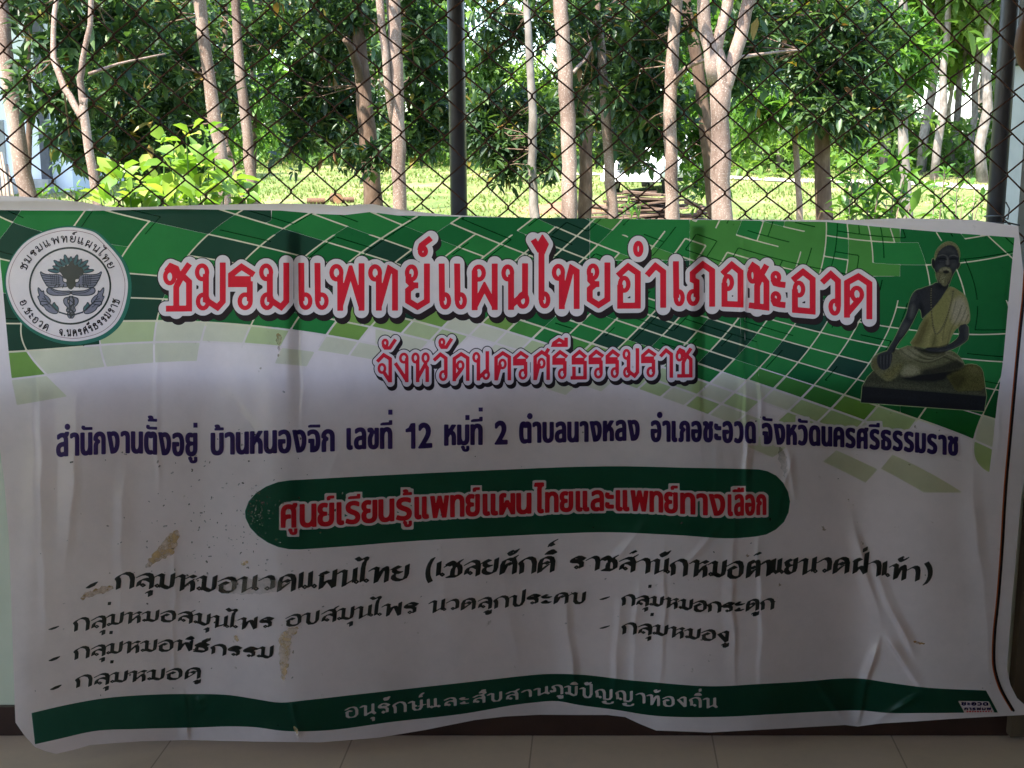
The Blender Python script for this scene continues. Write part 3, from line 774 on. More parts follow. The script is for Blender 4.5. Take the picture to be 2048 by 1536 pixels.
# ---------------------------------------------------------------- bushes
def bush(name, label, px, py_list, Y, mat, n, L, W, seed, stems=9, cat='bush'):
    """py_list: (px, py) stem tips"""
    r = random.Random(seed)
    base = at(px, 430, Y); gz = ground_z(base.x, Y)
    R_ = empty(name, (base.x, Y, gz), label, cat)
    st = MB(); lv = Leaves()
    for (tx, ty) in py_list:
        tip = at(tx, ty, Y + r.uniform(-.35, .35))
        root = Vector((base.x + (tip.x - base.x) * .35 + r.gauss(0, .05), Y + r.gauss(0, .12), gz - .03))
        mid = root.lerp(tip, .55) + Vector((r.gauss(0, .03), r.gauss(0, .03), .05))
        st.tube([root, mid, tip], [.008, .006, .003], n=6)
        Ltot = (tip - root).length
        for k in range(n):
            t = 1 - (k / n) ** 1.2 * .75
            q = root.lerp(mid, t / .55) if t < .55 else mid.lerp(tip, (t - .55) / .45)
            q = q + Vector((r.gauss(0, .03), r.gauss(0, .04), r.gauss(0, .02)))
            lv.whorl(q, (tip - root) + Vector((r.gauss(0, .3), r.gauss(0, .3), 0)) * Ltot, 4 + r.randint(-1, 2), L * r.uniform(.7, 1.15), W, r, spread=1.0, droop=.10)
    st.build('stems', M_bark if mat is not M_leafbright else M_leafmid, R_)
    lv.build('leaves', mat, R_)
bush('leafy_bush', 'bright yellow green broad leaved bush lit by sun behind the banner at left', 345,
     [(372, 262), (410, 275), (345, 300), (330, 272), (300, 330), (262, 345), (240, 350), (285, 362), (380, 318), (420, 320), (450, 352), (480, 352), (490, 376), (350, 345), (400, 350), (225, 380), (200, 395), (260, 385), (320, 370), (430, 375), (470, 390), (490, 398)], 5.9, M_leafbright, 7, .118, .034, 31)
bush('leafy_bush', 'mid green bush with upright leaf tips right of the lone dark trunk', 1735,
     [(1700, 305), (1735, 295), (1770, 310), (1720, 330), (1755, 335), (1790, 330), (1690, 350), (1810, 350), (1740, 365), (1775, 372), (1700, 385), (1830, 380), (1680, 405), (1800, 400)], 9.5, M_leafmid, 8, .17, .026, 32)
bush('small_shrub', 'thin low shrub growing left of the right fence post', 1895,
     [(1870, 352), (1890, 338), (1915, 355), (1880, 385), (1925, 390), (1950, 372), (1960, 395)], 9.0, M_leafmid, 7, .10, .017, 33, cat='shrub')
bush('small_shrub', 'small seedling with few pale leaves under the pickup beside the slim trunks', 1240,
     [(1232, 395), (1250, 405), (1262, 418), (1280, 412)], 13.0, M_leafmid, 4, .12, .02, 34, cat='shrub')
bush('small_shrub', 'low weedy shrub below the leftmost trunk near the building', 120,
     [(85, 378), (110, 385), (140, 375), (165, 392), (60, 392)], 10.5, M_leafmid, 8, .10, .017, 35, cat='shrub')

# ---------------------------------------------------------------- grass
def grass():
    r = nrng
    n = 60000
    Y = 4.5 + 58 * r.rand(n) ** 1.0
    X = (r.rand(n) - .5) * 2 * (.43 * Y + .6)
    k = np.sin(X * 1.3 + 2 * np.sin(Y * .7)) * np.sin(Y * .9 + X * .4)
    keep = (k + r.rand(n) * 1.2 > .25)
    X, Y = X[keep], Y[keep]
    n = len(X)
    vs = np.zeros((n, 3, 3), np.float32)
    Z = np.array([ground_z(x, y) for x, y in zip(X, Y)])
    h = (.022 + .05 * r.rand(n)) * (1 + Y / 60)
    w = .008 + .0008 * Y
    a = r.rand(n) * 6.28
    vs[:, 0] = np.stack([X + np.cos(a) * w, Y + np.sin(a) * w, Z - .01], 1)
    vs[:, 1] = np.stack([X - np.cos(a) * w, Y - np.sin(a) * w, Z - .01], 1)
    vs[:, 2] = np.stack([X + r.randn(n) * .04, Y + r.randn(n) * .04, Z + h], 1)
    idx = np.arange(n * 3)
    me = fast_mesh('field_grass', vs.reshape(-1, 3), idx, np.full(n, 3, np.int32))
    mg = mat_leaf('grass_blade', [(0, (.10, .17, .03)), (.5, (.17, .23, .05)), (.8, (.27, .27, .10)), (1, (.36, .31, .17))], trans=.35, rough=.6)
    tag(link_mesh('field_grass', me, mg), kind='stuff')
grass()

# ---------------------------------------------------------------- the wood beyond the field
M_far = mat_leaf('far_leaf', [(0, (.055, .12, .025)), (.5, (.10, .19, .04)), (1, (.17, .27, .055))], trans=.45, rough=.5)
M_farlight = mat_leaf('far_light_leaf', [(0, (.12, .22, .04)), (.5, (.18, .30, .055)), (1, (.26, .38, .08))], trans=.5, rough=.5)
def wood_variant(seed, hgt, mat, lean):
    r = random.Random(seed)
    R_ = bpy.data.objects.new('rubber_tree', None); C.objects.link(R_)
    tb = MB()
    pts, rad = [], []
    for i in range(9):
        t = i / 8
        pts.append(Vector((lean * t * hgt + r.gauss(0, .06), r.gauss(0, .06), t * hgt * .82)))
        rad.append(.17 * (1 - .62 * t))
    tb.tube(pts, rad, n=9, wob=.1, seed=seed)
    tips = [pts[-1]]
    for k in range(7):
        i = r.randint(4, 7)
        d = Vector((r.uniform(-1, 1), r.uniform(-1, 1), r.uniform(.6, 1.3))).normalized()
        L = hgt * r.uniform(.14, .28)
        a, b_, c = pts[i], pts[i] + d * L * .5, pts[i] + d * L + Vector((0, 0, L * .2))
        tb.tube([a, b_, c], [rad[i] * .6, rad[i] * .4, .02], n=6)
        tips += [b_, c]
    tb.build('trunk', M_barkpale, R_, smooth=True)
    lv = Leaves()
    for k in range(380):
        t = r.choice(tips)
        s_ = hgt * .085
        q = t + Vector((r.gauss(0, s_), r.gauss(0, s_), r.gauss(.1, s_ * .75)))
        lv.whorl(q, Vector((r.gauss(0, 1), r.gauss(0, 1), r.gauss(.1, .6))), 6, r.uniform(.42, .72), .13, r, droop=.2)
    lv.build('crown', mat, R_)
    return R_
protos = [wood_variant(101, 10.5, M_far, .02), wood_variant(102, 12.5, M_farlight, -.02), wood_variant(103, 9.0, M_farlight, .04), wood_variant(104, 13.0, M_far, 0.0)]
def copy_thing(o):
    c = o.copy(); C.objects.link(c)
    for ch in o.children:
        d = ch.copy(); C.objects.link(d); d.parent = c; d.matrix_parent_inverse = ch.matrix_parent_inverse.copy()
    return c
rw = random.Random(77)
spots = []
for i in range(46):
    px = -120 + i * 50 + rw.uniform(-22, 22)
    Y = rw.uniform(55, 80)
    spots.append((px, Y))
# a thinner stand of pale trunks nearer, at the right of the field
for px, Y in ((1462, 56), (1505, 52), (1555, 50), (1575, 58), (1610, 55), (1760, 47), (1835, 46), (1862, 42), (1890, 50), (1925, 46), (1952, 41), (1975, 48), (1995, 44), (2040, 42)):
    spots.append((px, Y))
used = [False] * 4
for i, (px, Y) in enumerate(spots):
    low = 890 < px < 1125                              # an open gap where the sky shows over lower trees
    k = rw.randrange(4)
    o = protos[k] if not used[k] else copy_thing(protos[k])
    used[k] = True
    x = (px - 1024) / FPX * Y * 1.0
    o.location = (x, Y, ground_z(x, Y) - .05)
    o.rotation_euler = (0, 0, rw.uniform(0, 6.28))
    s_ = rw.uniform(.40, .50) if low else rw.uniform(.8, 1.15)
    o.scale = (s_, s_, s_)
    if low: tag(o, 'short light green tree far off below the white gap of sky', 'tree', 'short trees in the gap beyond the field')
    else: tag(o, 'pale trunked rubber tree with light green crown in the wood beyond the field', 'tree', 'rubber trees beyond the field')
# undergrowth at the foot of the wood and tall grass
lv = Leaves()
for i in range(5200):
    px = rw.uniform(-150, 2200); Y = rw.uniform(50, 66)
    if px > 1400: Y -= rw.uniform(0, 9)
    x = (px - 1024) / FPX * Y
    top = 1.5 + 2.2 * abs(math.sin(px * .011 + 1.3) * math.sin(px * .031))
    z = ground_z(x, Y) + rw.random() ** 1.3 * top
    lv.whorl(Vector((x, Y, z)), Vector((rw.gauss(0, .6), rw.gauss(0, .6), 1)), 6, rw.uniform(.35, .65), .085, rw, droop=.3)
o = lv.build('undergrowth', M_far, None); tag(o, kind='stuff')
# ---------------------------------------------------------------- the vinyl banner
# The banner is a hanging sheet; its print is laid out on it in the photograph's measures and every
# printed colour is a skin a fraction of a millimetre proud of the sheet, following its folds.
def interp(xs, ys, x):
    """smooth (Catmull-Rom) interpolation, vectorised"""
    xs, ys = np.asarray(xs, float), np.asarray(ys, float)
    x = np.clip(np.asarray(x, float), xs[0], xs[-1])
    i = np.clip(np.searchsorted(xs, x) - 1, 0, len(xs) - 2)
    m_ = np.gradient(ys, xs)
    h = xs[i + 1] - xs[i]; t = (x - xs[i]) / h
    return ((2 * t**3 - 3 * t**2 + 1) * ys[i] + (t**3 - 2 * t**2 + t) * h * m_[i] + (-2 * t**3 + 3 * t**2) * ys[i + 1] + (t**3 - t**2) * h * m_[i + 1])

FOLD_X = [-60, 63, 200, 290, 376, 461, 554, 640, 821, 992, 1094, 1163, 1265, 1350, 1428, 1519, 1621, 1720, 1775, 1848, 1972, 2090]
FOLD_D = [8.0, 8.0, 5.0, 2.6, 1.2, 2.2, 4.6, 4.2, 1.0, -2.2, -4.0, -3.6, -1.6, 0.5, 1.6, .6, -1.0, -2.4, -0.4, 1.8, 2.6, 3.0]
# sharp creases: x1, y1, x2, y2, left width, right width, height in mm
CREASES = [(1488, 438, 1493, 1030, 11, 15, 13.0), (1504, 600, 1530, 900, 8, 12, 7.0), (1478, 500, 1480, 900, 10, 6, 3.0), (1466, 900, 1468, 1420, 26, 10, 4.0), (1518, 1000, 1522, 1420, 10, 34, 3.5),
           (1132, 1180, 1150, 1410, 40, 16, 6.0), (1245, 1190, 1222, 1410, 14, 22, 5.0), (1275, 1150, 1268, 1400, 12, 30, 4.0), (1330, 1060, 1322, 1440, 20, 9, 3.0),
           (1218, 1130, 1300, 1040, 18, 18, 3.0), (1590, 900, 1548, 1060, 14, 10, 3.0), (1568, 870, 1590, 1010, 8, 14, 3.5), (1700, 1010, 1764, 1262, 26, 12, 6.0),
           (1764, 1262, 1852, 1384, 8, 22, 9.0), (1764, 1262, 1712, 1452, 22, 9, 9.0), (1742, 1120, 1835, 1330, 12, 20, 8.0), (1852, 1384, 1740, 1450, 14, 14, 5.0),
           (1618, 1345, 1700, 1452, 12, 22, 5.0), (364, 1376, 377, 1486, 24, 8, 6.0), (395, 1390, 402, 1424, 14, 20, 3.5), (578, 1402, 600, 1478, 8, 16, 6.0),
           (310, 680, 318, 1010, 9, 12, 1.6), (345, 1080, 350, 1380, 9, 12, 1.6), (160, 760, 130, 1180, 40, 18, 3.0), (250, 900, 236, 1300, 24, 40, 3.0), (74, 700, 90, 1300, 16, 34, 3.0),
           (1405, 460, 1402, 980, 22, 6, 2.5), (1440, 830, 1430, 1000, 10, 18, 2.0), (1480, 1010, 1330, 1180, 14, 12, 2.5), (1940, 900, 1985, 1380, 40, 24, 4.0),
           (1880, 470, 1700, 446, 10, 10, 3.0), (196, 404, 178, 424, 10, 14, 4.0), (690, 412, 660, 428, 10, 12, 3.0), (780, 414, 812, 432, 10, 12, 3.0), (604, 470, 602, 880, 5, 20, 1.6), (2022, 470, 1990, 930, 10, 8, 2.0),
           (440, 780, 540, 900, 30, 16, 2.0), (700, 840, 640, 1000, 20, 30, 1.4), (1000, 1100, 1040, 1350, 50, 30, 2.0), (870, 900, 900, 1340, 60, 50, 2.0)]
rs = np.random.RandomState(3)
WAVES = [(rs.uniform(.012, .045), rs.uniform(-.006, .006), rs.uniform(0, 6.28), rs.uniform(.3, .9)) for _ in range(9)]

def relief(px, py):
    """how far the sheet stands off its mean plane towards the camera, in metres"""
    v = np.clip((py - 425.0) / 985.0, 0, 1.12)
    d = interp(FOLD_X, FOLD_D, px) * 0.01 * v ** 1.15
    for (kx, ky, ph, am) in WAVES:
        d = d + am * .0011 * np.sin(px * kx + py * ky + ph) * (0.35 + .65 * v)
    for (x1, y1, x2, y2, wl, wr, h) in CREASES:
        L = math.hypot(x2 - x1, y2 - y1); tx, ty = (x2 - x1) / L, (y2 - y1) / L
        u = ((px - x1) * tx + (py - y1) * ty) / L
        s = (px - x1) * ty - (py - y1) * tx          # positive on the right of a downward crease
        s = -s if ty < 0 else s
        s = s + 2.6 * np.sin(py * .021 + x1) + 1.4 * np.sin(py * .057 + y1)
        prof = np.where(s < 0, np.clip(1 + s / wl, 0, 1), np.clip(1 - s / wr, 0, 1))
        prof = prof * prof * (1.6 - .6 * prof)
        env = np.clip(u * 4, 0, 1) * np.clip((1 - u) * 4, 0, 1) * (.75 + .25 * np.sin(u * 9 + x1))
        d = d + h * (.00135 if y2 > 1000 else .001) * prof * env
    # the top hem rolls back over the fence wire
    top = np.clip((432.0 - py) / 30.0, 0, 1)
    d = d - .012 * top ** 2
    return d

BY0 = 2.540
def sheet(px, py, lift=0.0):
    px, py = np.asarray(px, float), np.asarray(py, float)
    Y = BY0 - relief(px, py) - lift
    xc, yc = (px - 1024.0) / FPX, (768.0 - py) / FPX
    dy, dz = COSP + yc * SINP, -SINP + yc * COSP
    t = Y / dy
    return np.stack([xc * t, Y, CAM_Z + dz * t], -1)

def skin(name, F, x0, y0, st, lift, mats, parent, face_mat=None):
    """marching squares: the area where F < 0 becomes a mesh lying on the sheet"""
    H, W = F.shape
    ins = F < 0
    code = ins[:-1, :-1].astype(int) | (ins[:-1, 1:] << 1) | (ins[1:, 1:] << 2) | (ins[1:, :-1] << 3)
    S = W * H
    rr, cc = np.nonzero(code)
    if not len(rr): return None
    cd = code[rr, cc]
    c0 = rr * W + cc; c1 = c0 + 1; c2 = c0 + W + 1; c3 = c0 + W
    e = [S + rr * W + cc, 2 * S + rr * W + cc + 1, S + (rr + 1) * W + cc, 2 * S + rr * W + cc]   # top, right, bottom, left
    corner = [c0, c1, c2, c3]
    loops, counts, cells = [], [], []
    for case in range(1, 16):
        sel = np.nonzero(cd == case)[0]
        if not len(sel): continue
        poly = []
        for k in range(4):
            a, b = (case >> k) & 1, (case >> ((k + 1) % 4)) & 1
            if a: poly.append(corner[k][sel])
            if a != b: poly.append(e[k][sel])
        P = np.stack(poly, 1)[:, ::-1]
        loops.append(P.ravel()); counts.append(np.full(len(sel), P.shape[1], np.int32)); cells.append(c0[sel])
    loops = np.concatenate(loops); counts = np.concatenate(counts)
    ids, inv = np.unique(loops, return_inverse=True)
    kind = ids // S; k = ids % S; r = (k // W).astype(float); c = (k % W).astype(float)
    Ff = F.ravel()
    hm, vm = kind == 1, kind == 2
    fa = Ff[k]
    fb = np.where(hm, Ff[np.minimum(k + 1, S - 1)], Ff[np.minimum(k + W, S - 1)])
    den = np.where(np.abs(fa - fb) < 1e-9, 1e-9, fa - fb)
    t = np.clip(fa / den, 0.001, .999)
    c = c + np.where(hm, t, 0); r = r + np.where(vm, t, 0)
    me = fast_mesh(name, sheet(x0 + c * st, y0 + r * st, lift), inv.astype(np.int32), counts)
    o = link_mesh(name, me, mats, parent, smooth=True)
    if face_mat is not None:
        me.polygons.foreach_set('material_index', face_mat.ravel()[np.concatenate(cells)].astype(np.int32))
    return o

class Field:
    """a signed field on a pixel grid; shapes are unioned into it"""
    def __init__(s, x0, y0, x1, y1, st):
        s.x0, s.y0, s.st = x0, y0, st
        s.W, s.H = int((x1 - x0) / st) + 2, int((y1 - y0) / st) + 2
        s.F = np.full((s.H, s.W), 9.0); s.D = np.full((s.H, s.W), 99.0)
    def win(s, xa, ya, xb, yb):
        i0 = max(0, int((xa - s.x0) / s.st) - 1); i1 = min(s.W, int((xb - s.x0) / s.st) + 3)
        j0 = max(0, int((ya - s.y0) / s.st) - 1); j1 = min(s.H, int((yb - s.y0) / s.st) + 3)
        if i0 >= i1 or j0 >= j1: return None
        X, Y = np.meshgrid(s.x0 + np.arange(i0, i1) * s.st, s.y0 + np.arange(j0, j1) * s.st)
        return (slice(j0, j1), slice(i0, i1)), X, Y
    def put(s, sl, f): s.F[sl] = np.minimum(s.F[sl], f)
    def putd(s, sl, f): s.D[sl] = np.minimum(s.D[sl], f)
    def stroke(s, P, hw=0.0, cap='flat', nib=None, margin=0.0, nr=0.5):
        """hw: half width. nib: half vector of a broad pen instead"""
        P = np.asarray(P, float)
        m = hw * 2.2 + margin + 2 if nib is None else abs(nib[0]) + abs(nib[1]) + margin + 3
        w = s.win(P[:, 0].min() - m, P[:, 1].min() - m, P[:, 0].max() + m, P[:, 1].max() + m)
        if w is None: return
        sl, X, Y = w
        f = np.full(X.shape, 9.0); dd = np.full(X.shape, 99.0)
        for i in range(len(P) - 1):
            p, q = P[i], P[i + 1]
            L = math.hypot(*(q - p))
            if L < 1e-6: continue
            t = (q - p) / L
            dx, dy = X - p[0], Y - p[1]
            u = dx * t[0] + dy * t[1]; v = -dx * t[1] + dy * t[0]
            uc = np.clip(u, 0, L)
            dist = np.sqrt((u - uc) ** 2 + v * v)
            dd = np.minimum(dd, dist)
            if nib is not None:
                nl = math.hypot(*nib); nh = (nib[0] / nl, nib[1] / nl)
                hv = abs(-nib[0] * t[1] + nib[1] * t[0])
                wv = -dx * nh[1] + dy * nh[0]
                wq = L * (-t[0] * nh[1] + t[1] * nh[0])
                e_ = abs(nib[0] * t[0] + nib[1] * t[1])
                g = np.maximum(np.maximum(np.abs(v) - hv, np.maximum(-u - e_, u - L - e_)), np.maximum(min(0, wq) - wv, wv - max(0, wq))) - nr
                f = np.minimum(f, g)
            elif cap == 'round':
                f = np.minimum(f, dist - hw)
            else:
                f = np.minimum(f, np.maximum(np.abs(v) - hw, np.maximum(-u, u - L)))
                if i:
                    o_ = P[i - 1]; L0 = math.hypot(*(p - o_))
                    if L0 > 1e-6:
                        t0 = (p - o_) / L0
                        v0 = -dx * t0[1] + dy * t0[0]
                        f = np.minimum(f, np.maximum(np.maximum(np.abs(v), np.abs(v0)) - hw, np.hypot(dx, dy) - 1.7 * hw))
        s.put(sl, f); s.putd(sl, dd)
    def poly(s, P, grow=0.0, ay=1.0, contours=None):
        """filled polygon (nonzero winding over all contours), grown by grow; ay stretches y before measuring"""
        cs = contours if contours is not None else [P]
        A = np.concatenate([np.asarray(c, float) for c in cs])
        m = grow + 3
        w = s.win(A[:, 0].min() - m, A[:, 1].min() - m, A[:, 0].max() + m, A[:, 1].max() + m)
        if w is None: return
        sl, X, Y = w
        Y = Y * ay
        wn = np.zeros(X.shape, int); d2 = np.full(X.shape, 1e6)
        for c in cs:
            c = np.asarray(c, float) * (1, ay)
            for i in range(len(c)):
                p, q = c[i], c[(i + 1) % len(c)]
                ex, ey = q - p
                l2 = ex * ex + ey * ey
                if l2 < 1e-9: continue
                t = np.clip(((X - p[0]) * ex + (Y - p[1]) * ey) / l2, 0, 1)
                d2 = np.minimum(d2, (X - p[0] - t * ex) ** 2 + (Y - p[1] - t * ey) ** 2)
                cr = ex * (Y - p[1]) - ey * (X - p[0])
                wn += np.where((p[1] <= Y) & (q[1] > Y) & (cr > 0), 1, 0) - np.where((p[1] > Y) & (q[1] <= Y) & (cr < 0), 1, 0)
        d = np.sqrt(d2)
        f = np.where(wn != 0, -d, d)
        s.put(sl, f - grow); s.putd(sl, np.maximum(f, 0))
    def mesh(s, name, lift, mats, parent, F=None): return skin(name, s.F if F is None else F, s.x0, s.y0, s.st, lift, mats, parent)

# ---- printed vinyl
def mat_print(name, col, rough=.24, trans=.16, spec=.5, stain=False, tcol=None):
    m, nt, p = nt_of(name)
    p.inputs['Base Color'].default_value = (col[0], col[1], col[2], 1)
    tc = nt.nodes.new('ShaderNodeTexCoord')
    n0 = N(nt, 'ShaderNodeTexNoise', Scale=7.0, Detail=8.0, Roughness=.7)
    nt.links.new(tc.outputs['Object'], n0.inputs['Vector'])
    c2 = ramp(nt, [(.30, tuple(x * .90 for x in col)), (.55, col), (.8, tuple(min(.9, x * 1.05) for x in col))], n0.outputs['Fac'])
    colout = c2.outputs[0]
    if stain:                                        # dust, specks and smears that have settled on the vinyl
        n1 = N(nt, 'ShaderNodeTexNoise', Scale=55.0, Detail=4.0, Roughness=.6)
        n3 = N(nt, 'ShaderNodeTexNoise', Scale=3.2, Detail=3.0)
        nt.links.new(tc.outputs['Object'], n1.inputs['Vector']); nt.links.new(tc.outputs['Object'], n3.inputs['Vector'])
        a = ramp(nt, [(.69, (0, 0, 0)), (.74, (1, 1, 1))], n1.outputs['Fac'])
        b = ramp(nt, [(.50, (0, 0, 0)), (.62, (1, 1, 1))], n3.outputs['Fac'])
        mm = N(nt, 'ShaderNodeMix', data_type='RGBA', blend_type='MULTIPLY'); mm.inputs[0].default_value = 1
        nt.links.new(a.outputs[0], mm.inputs[6]); nt.links.new(b.outputs[0], mm.inputs[7])
        mx = N(nt, 'ShaderNodeMix', data_type='RGBA'); mx.inputs[7].default_value = (.30, .24, .19, 1)
        nt.links.new(mm.outputs[2], mx.inputs[0]); nt.links.new(colout, mx.inputs[6])
        colout = mx.outputs[2]
    nt.links.new(colout, p.inputs['Base Color'])
    p.inputs['Roughness'].default_value = rough
    p.inputs['Specular IOR Level'].default_value = spec
    if stain: p.inputs['Coat Weight'].default_value = .7; p.inputs['Coat Roughness'].default_value = .13
    n2 = N(nt, 'ShaderNodeTexNoise', Scale=18.0, Detail=3.0)
    nt.links.new(tc.outputs['Object'], n2.inputs['Vector'])
    bp = N(nt, 'ShaderNodeBump', Strength=.12, Distance=.006)
    nt.links.new(n2.outputs['Fac'], bp.inputs['Height']); nt.links.new(bp.outputs[0], p.inputs['Normal'])
    tr = nt.nodes.new('ShaderNodeBsdfTranslucent'); nt.links.new(colout, tr.inputs[0])
    if tcol:                                         # warm tint put into the translucency to offset the blue backlight
        mt = N(nt, 'ShaderNodeMix', data_type='RGBA', blend_type='MULTIPLY'); mt.inputs[0].default_value = 1
        mt.inputs[7].default_value = (tcol[0], tcol[1], tcol[2], 1)
        nt.links.new(colout, mt.inputs[6]); nt.links.new(mt.outputs[2], tr.inputs[0])
    mx = nt.nodes.new('ShaderNodeMixShader'); mx.inputs[0].default_value = trans
    nt.links.new(p.outputs[0], mx.inputs[1]); nt.links.new(tr.outputs[0], mx.inputs[2])
    nt.links.new(mx.outputs[0], nt.nodes['Material Output'].inputs[0])
    return m
V_white = mat_print('white_vinyl', (.755, .725, .795), stain=True, trans=.50, tcol=(1.24, .93, .76))
def mat_film(name, col, coat=.32):
    """a printed ink film: filters the light that reaches the vinyl and comes back, with a little gloss of its own"""
    m = bpy.data.materials.new(name); m.use_nodes = True
    nt = m.node_tree; nt.nodes.remove(nt.nodes['Principled BSDF'])
    c = tuple(min(1.0, (x / .76) ** .68) for x in col)
    tc = nt.nodes.new('ShaderNodeTexCoord')
    n0 = N(nt, 'ShaderNodeTexNoise', Scale=9.0, Detail=8.0, Roughness=.7); nt.links.new(tc.outputs['Object'], n0.inputs['Vector'])
    r = ramp(nt, [(.30, tuple(x * .93 for x in c)), (.55, c), (.8, tuple(min(1, x * 1.03 + .006) for x in c))], n0.outputs['Fac'])
    tb = nt.nodes.new('ShaderNodeBsdfTransparent'); nt.links.new(r.outputs[0], tb.inputs[0])
    gl = N(nt, 'ShaderNodeBsdfGlossy', Roughness=.24)
    fr = N(nt, 'ShaderNodeFresnel', IOR=1.38)
    mu = N(nt, 'ShaderNodeMath', operation='MULTIPLY'); mu.inputs[1].default_value = coat
    nt.links.new(fr.outputs[0], mu.inputs[0])
    mx = nt.nodes.new('ShaderNodeMixShader')
    nt.links.new(mu.outputs[0], mx.inputs[0]); nt.links.new(tb.outputs[0], mx.inputs[1]); nt.links.new(gl.outputs[0], mx.inputs[2])
    nt.links.new(mx.outputs[0], nt.nodes['Material Output'].inputs[0])
    return m
V_ink_white = mat_film('white_print', (.745, .74, .745), coat=.2)
V_opaque_white = mat_print('opaque_white', (.75, .71, .73), trans=.3)
V_red = mat_film('red_print', (.70, .0075, .018))
V_black = mat_film('black_print', (.010, .007, .008))
V_opaque_black = mat_print('opaque_black', (.018, .016, .018), trans=.05)
V_ink = mat_film('dark_green_ink', (.024, .034, .034))
V_navy = mat_film('navy_print', (.028, .017, .12))
V_pill = mat_film('deep_green_print', (.012, .125, .075))
V_band = mat_film('band_green_print', (.012, .100, .068))
V_greytext = mat_film('grey_white_print', (.70, .71, .71), coat=.2)
GREENS = [mat_film('tile_dark', (.005, .034, .017)), mat_film('tile_mid', (.004, .105, .018)), mat_film('tile_green', (.009, .175, .026)), mat_film('tile_fresh', (.040, .25, .030)),
          mat_film('tile_lime', (.15, .36, .05)), mat_film('tile_pale', (.44, .60, .28)), mat_film('tile_faint', (.62, .69, .50))]
V_cream = mat_film('cream_line', (.70, .74, .50), coat=.2)
V_whiteline = mat_film('pale_line', (.72, .72, .71), coat=.2)
V_darkline = mat_film('dark_line', (.10, .26, .16))

CUT = []          # areas that keep the print below them free: nothing is printed under white
def sample(g, X, Y):
    x0, y0, st, F = g
    u, v = (X - x0) / st, (Y - y0) / st
    H, W = F.shape
    ok = (u >= 0) & (v >= 0) & (u <= W - 1.001) & (v <= H - 1.001)
    u, v = np.clip(u, 0, W - 1.001), np.clip(v, 0, H - 1.001)
    i, j = u.astype(int), v.astype(int); a, b = u - i, v - j
    r = F[j, i] * (1 - a) * (1 - b) + F[j, i + 1] * a * (1 - b) + F[j + 1, i] * (1 - a) * b + F[j + 1, i + 1] * a * b
    return np.where(ok, r, 9.0)
def carve(F, X, Y, cuts, over=.3):
    for g in cuts: F = np.maximum(F, -(sample(g, X, Y) + over))
    return F
def grid_of(f): return np.meshgrid(f.x0 + np.arange(f.W) * f.st, f.y0 + np.arange(f.H) * f.st)
def as_cut(f, F=None): return (f.x0, f.y0, f.st, f.F if F is None else F)

bottom_edge = [(112, 1508), (150, 1499), (180, 1490), (280, 1483), (370, 1480), (500, 1483), (640, 1485), (700, 1480), (760, 1475), (850, 1460), (950, 1440), (1010, 1433), (1080, 1429.5), (1150, 1430), (1215, 1430), (1250, 1434), (1280, 1448), (1312, 1461), (1420, 1465), (1550, 1458), (1690, 1450), (1716, 1453), (1760, 1447), (1830, 1443), (1900, 1438), (1970, 1434), (2048, 1430), (2075, 1428)]
right_edge = [(2052, 1412), (2034, 1396), (2021, 1370), (2014, 1337), (2018, 1283), (2025, 1191), (2034, 1092), (2042, 1000), (2054, 920), (2060, 760), (2054, 600), (2044, 520), (2037, 456)]
top_edge = [(2037, 452), (1990, 446), (1950, 440), (1880, 438), (1800, 436.5), (1700, 440), (1500, 440), (1300, 438), (1100, 437), (1000, 434), (900, 430), (850, 425), (800, 419), (770, 413), (745, 408), (715, 409), (690, 413), (640, 408), (560, 407), (500, 408), (400, 410), (260, 415), (205, 412), (165, 404), (100, 398), (40, 393), (0, 391), (-50, 390)]
left_edge = [(-52, 620), (-30, 800), (0, 900), (8, 960), (18, 1080), (24, 1250), (29, 1400), (31, 1445), (48, 1470), (70, 1494), (90, 1502)]
OUT = bottom_edge + right_edge + top_edge + left_edge
banner = None
f = Field(-70, 370, 2100, 1530, 2.5); f.poly(OUT)
banner = f.mesh('banner', 0.0, V_white, None)
tag(banner, 'wide green and white vinyl banner with red and black Thai lettering along the wall', 'banner')
LIFT = .00028
def block_backlight(x0, x1, y0, y1):
    f = Field(x0 - 6, y0 - 6, x1 + 6, y1 + 6, 3.0); f.poly([(x0, y0), (x1, y0), (x1, y1), (x0, y1)])
    f.mesh('shade_strip', -.004, V_strip, banner)
V_strip = mat_print('strip_vinyl', (.52, .50, .50), trans=.55)
block_backlight(575, 602, 462, 1100); block_backlight(1384, 1408, 450, 1100)      # unseen strips added behind, blocking backlight to make two dark bands
def join(objs, name):
    objs = [o for o in objs if o is not None]
    a = objs[0]
    if len(objs) > 1:
        with bpy.context.temp_override(object=a, active_object=a, selected_objects=objs, selected_editable_objects=objs):
            bpy.ops.object.join()
    a.name = name
    return a
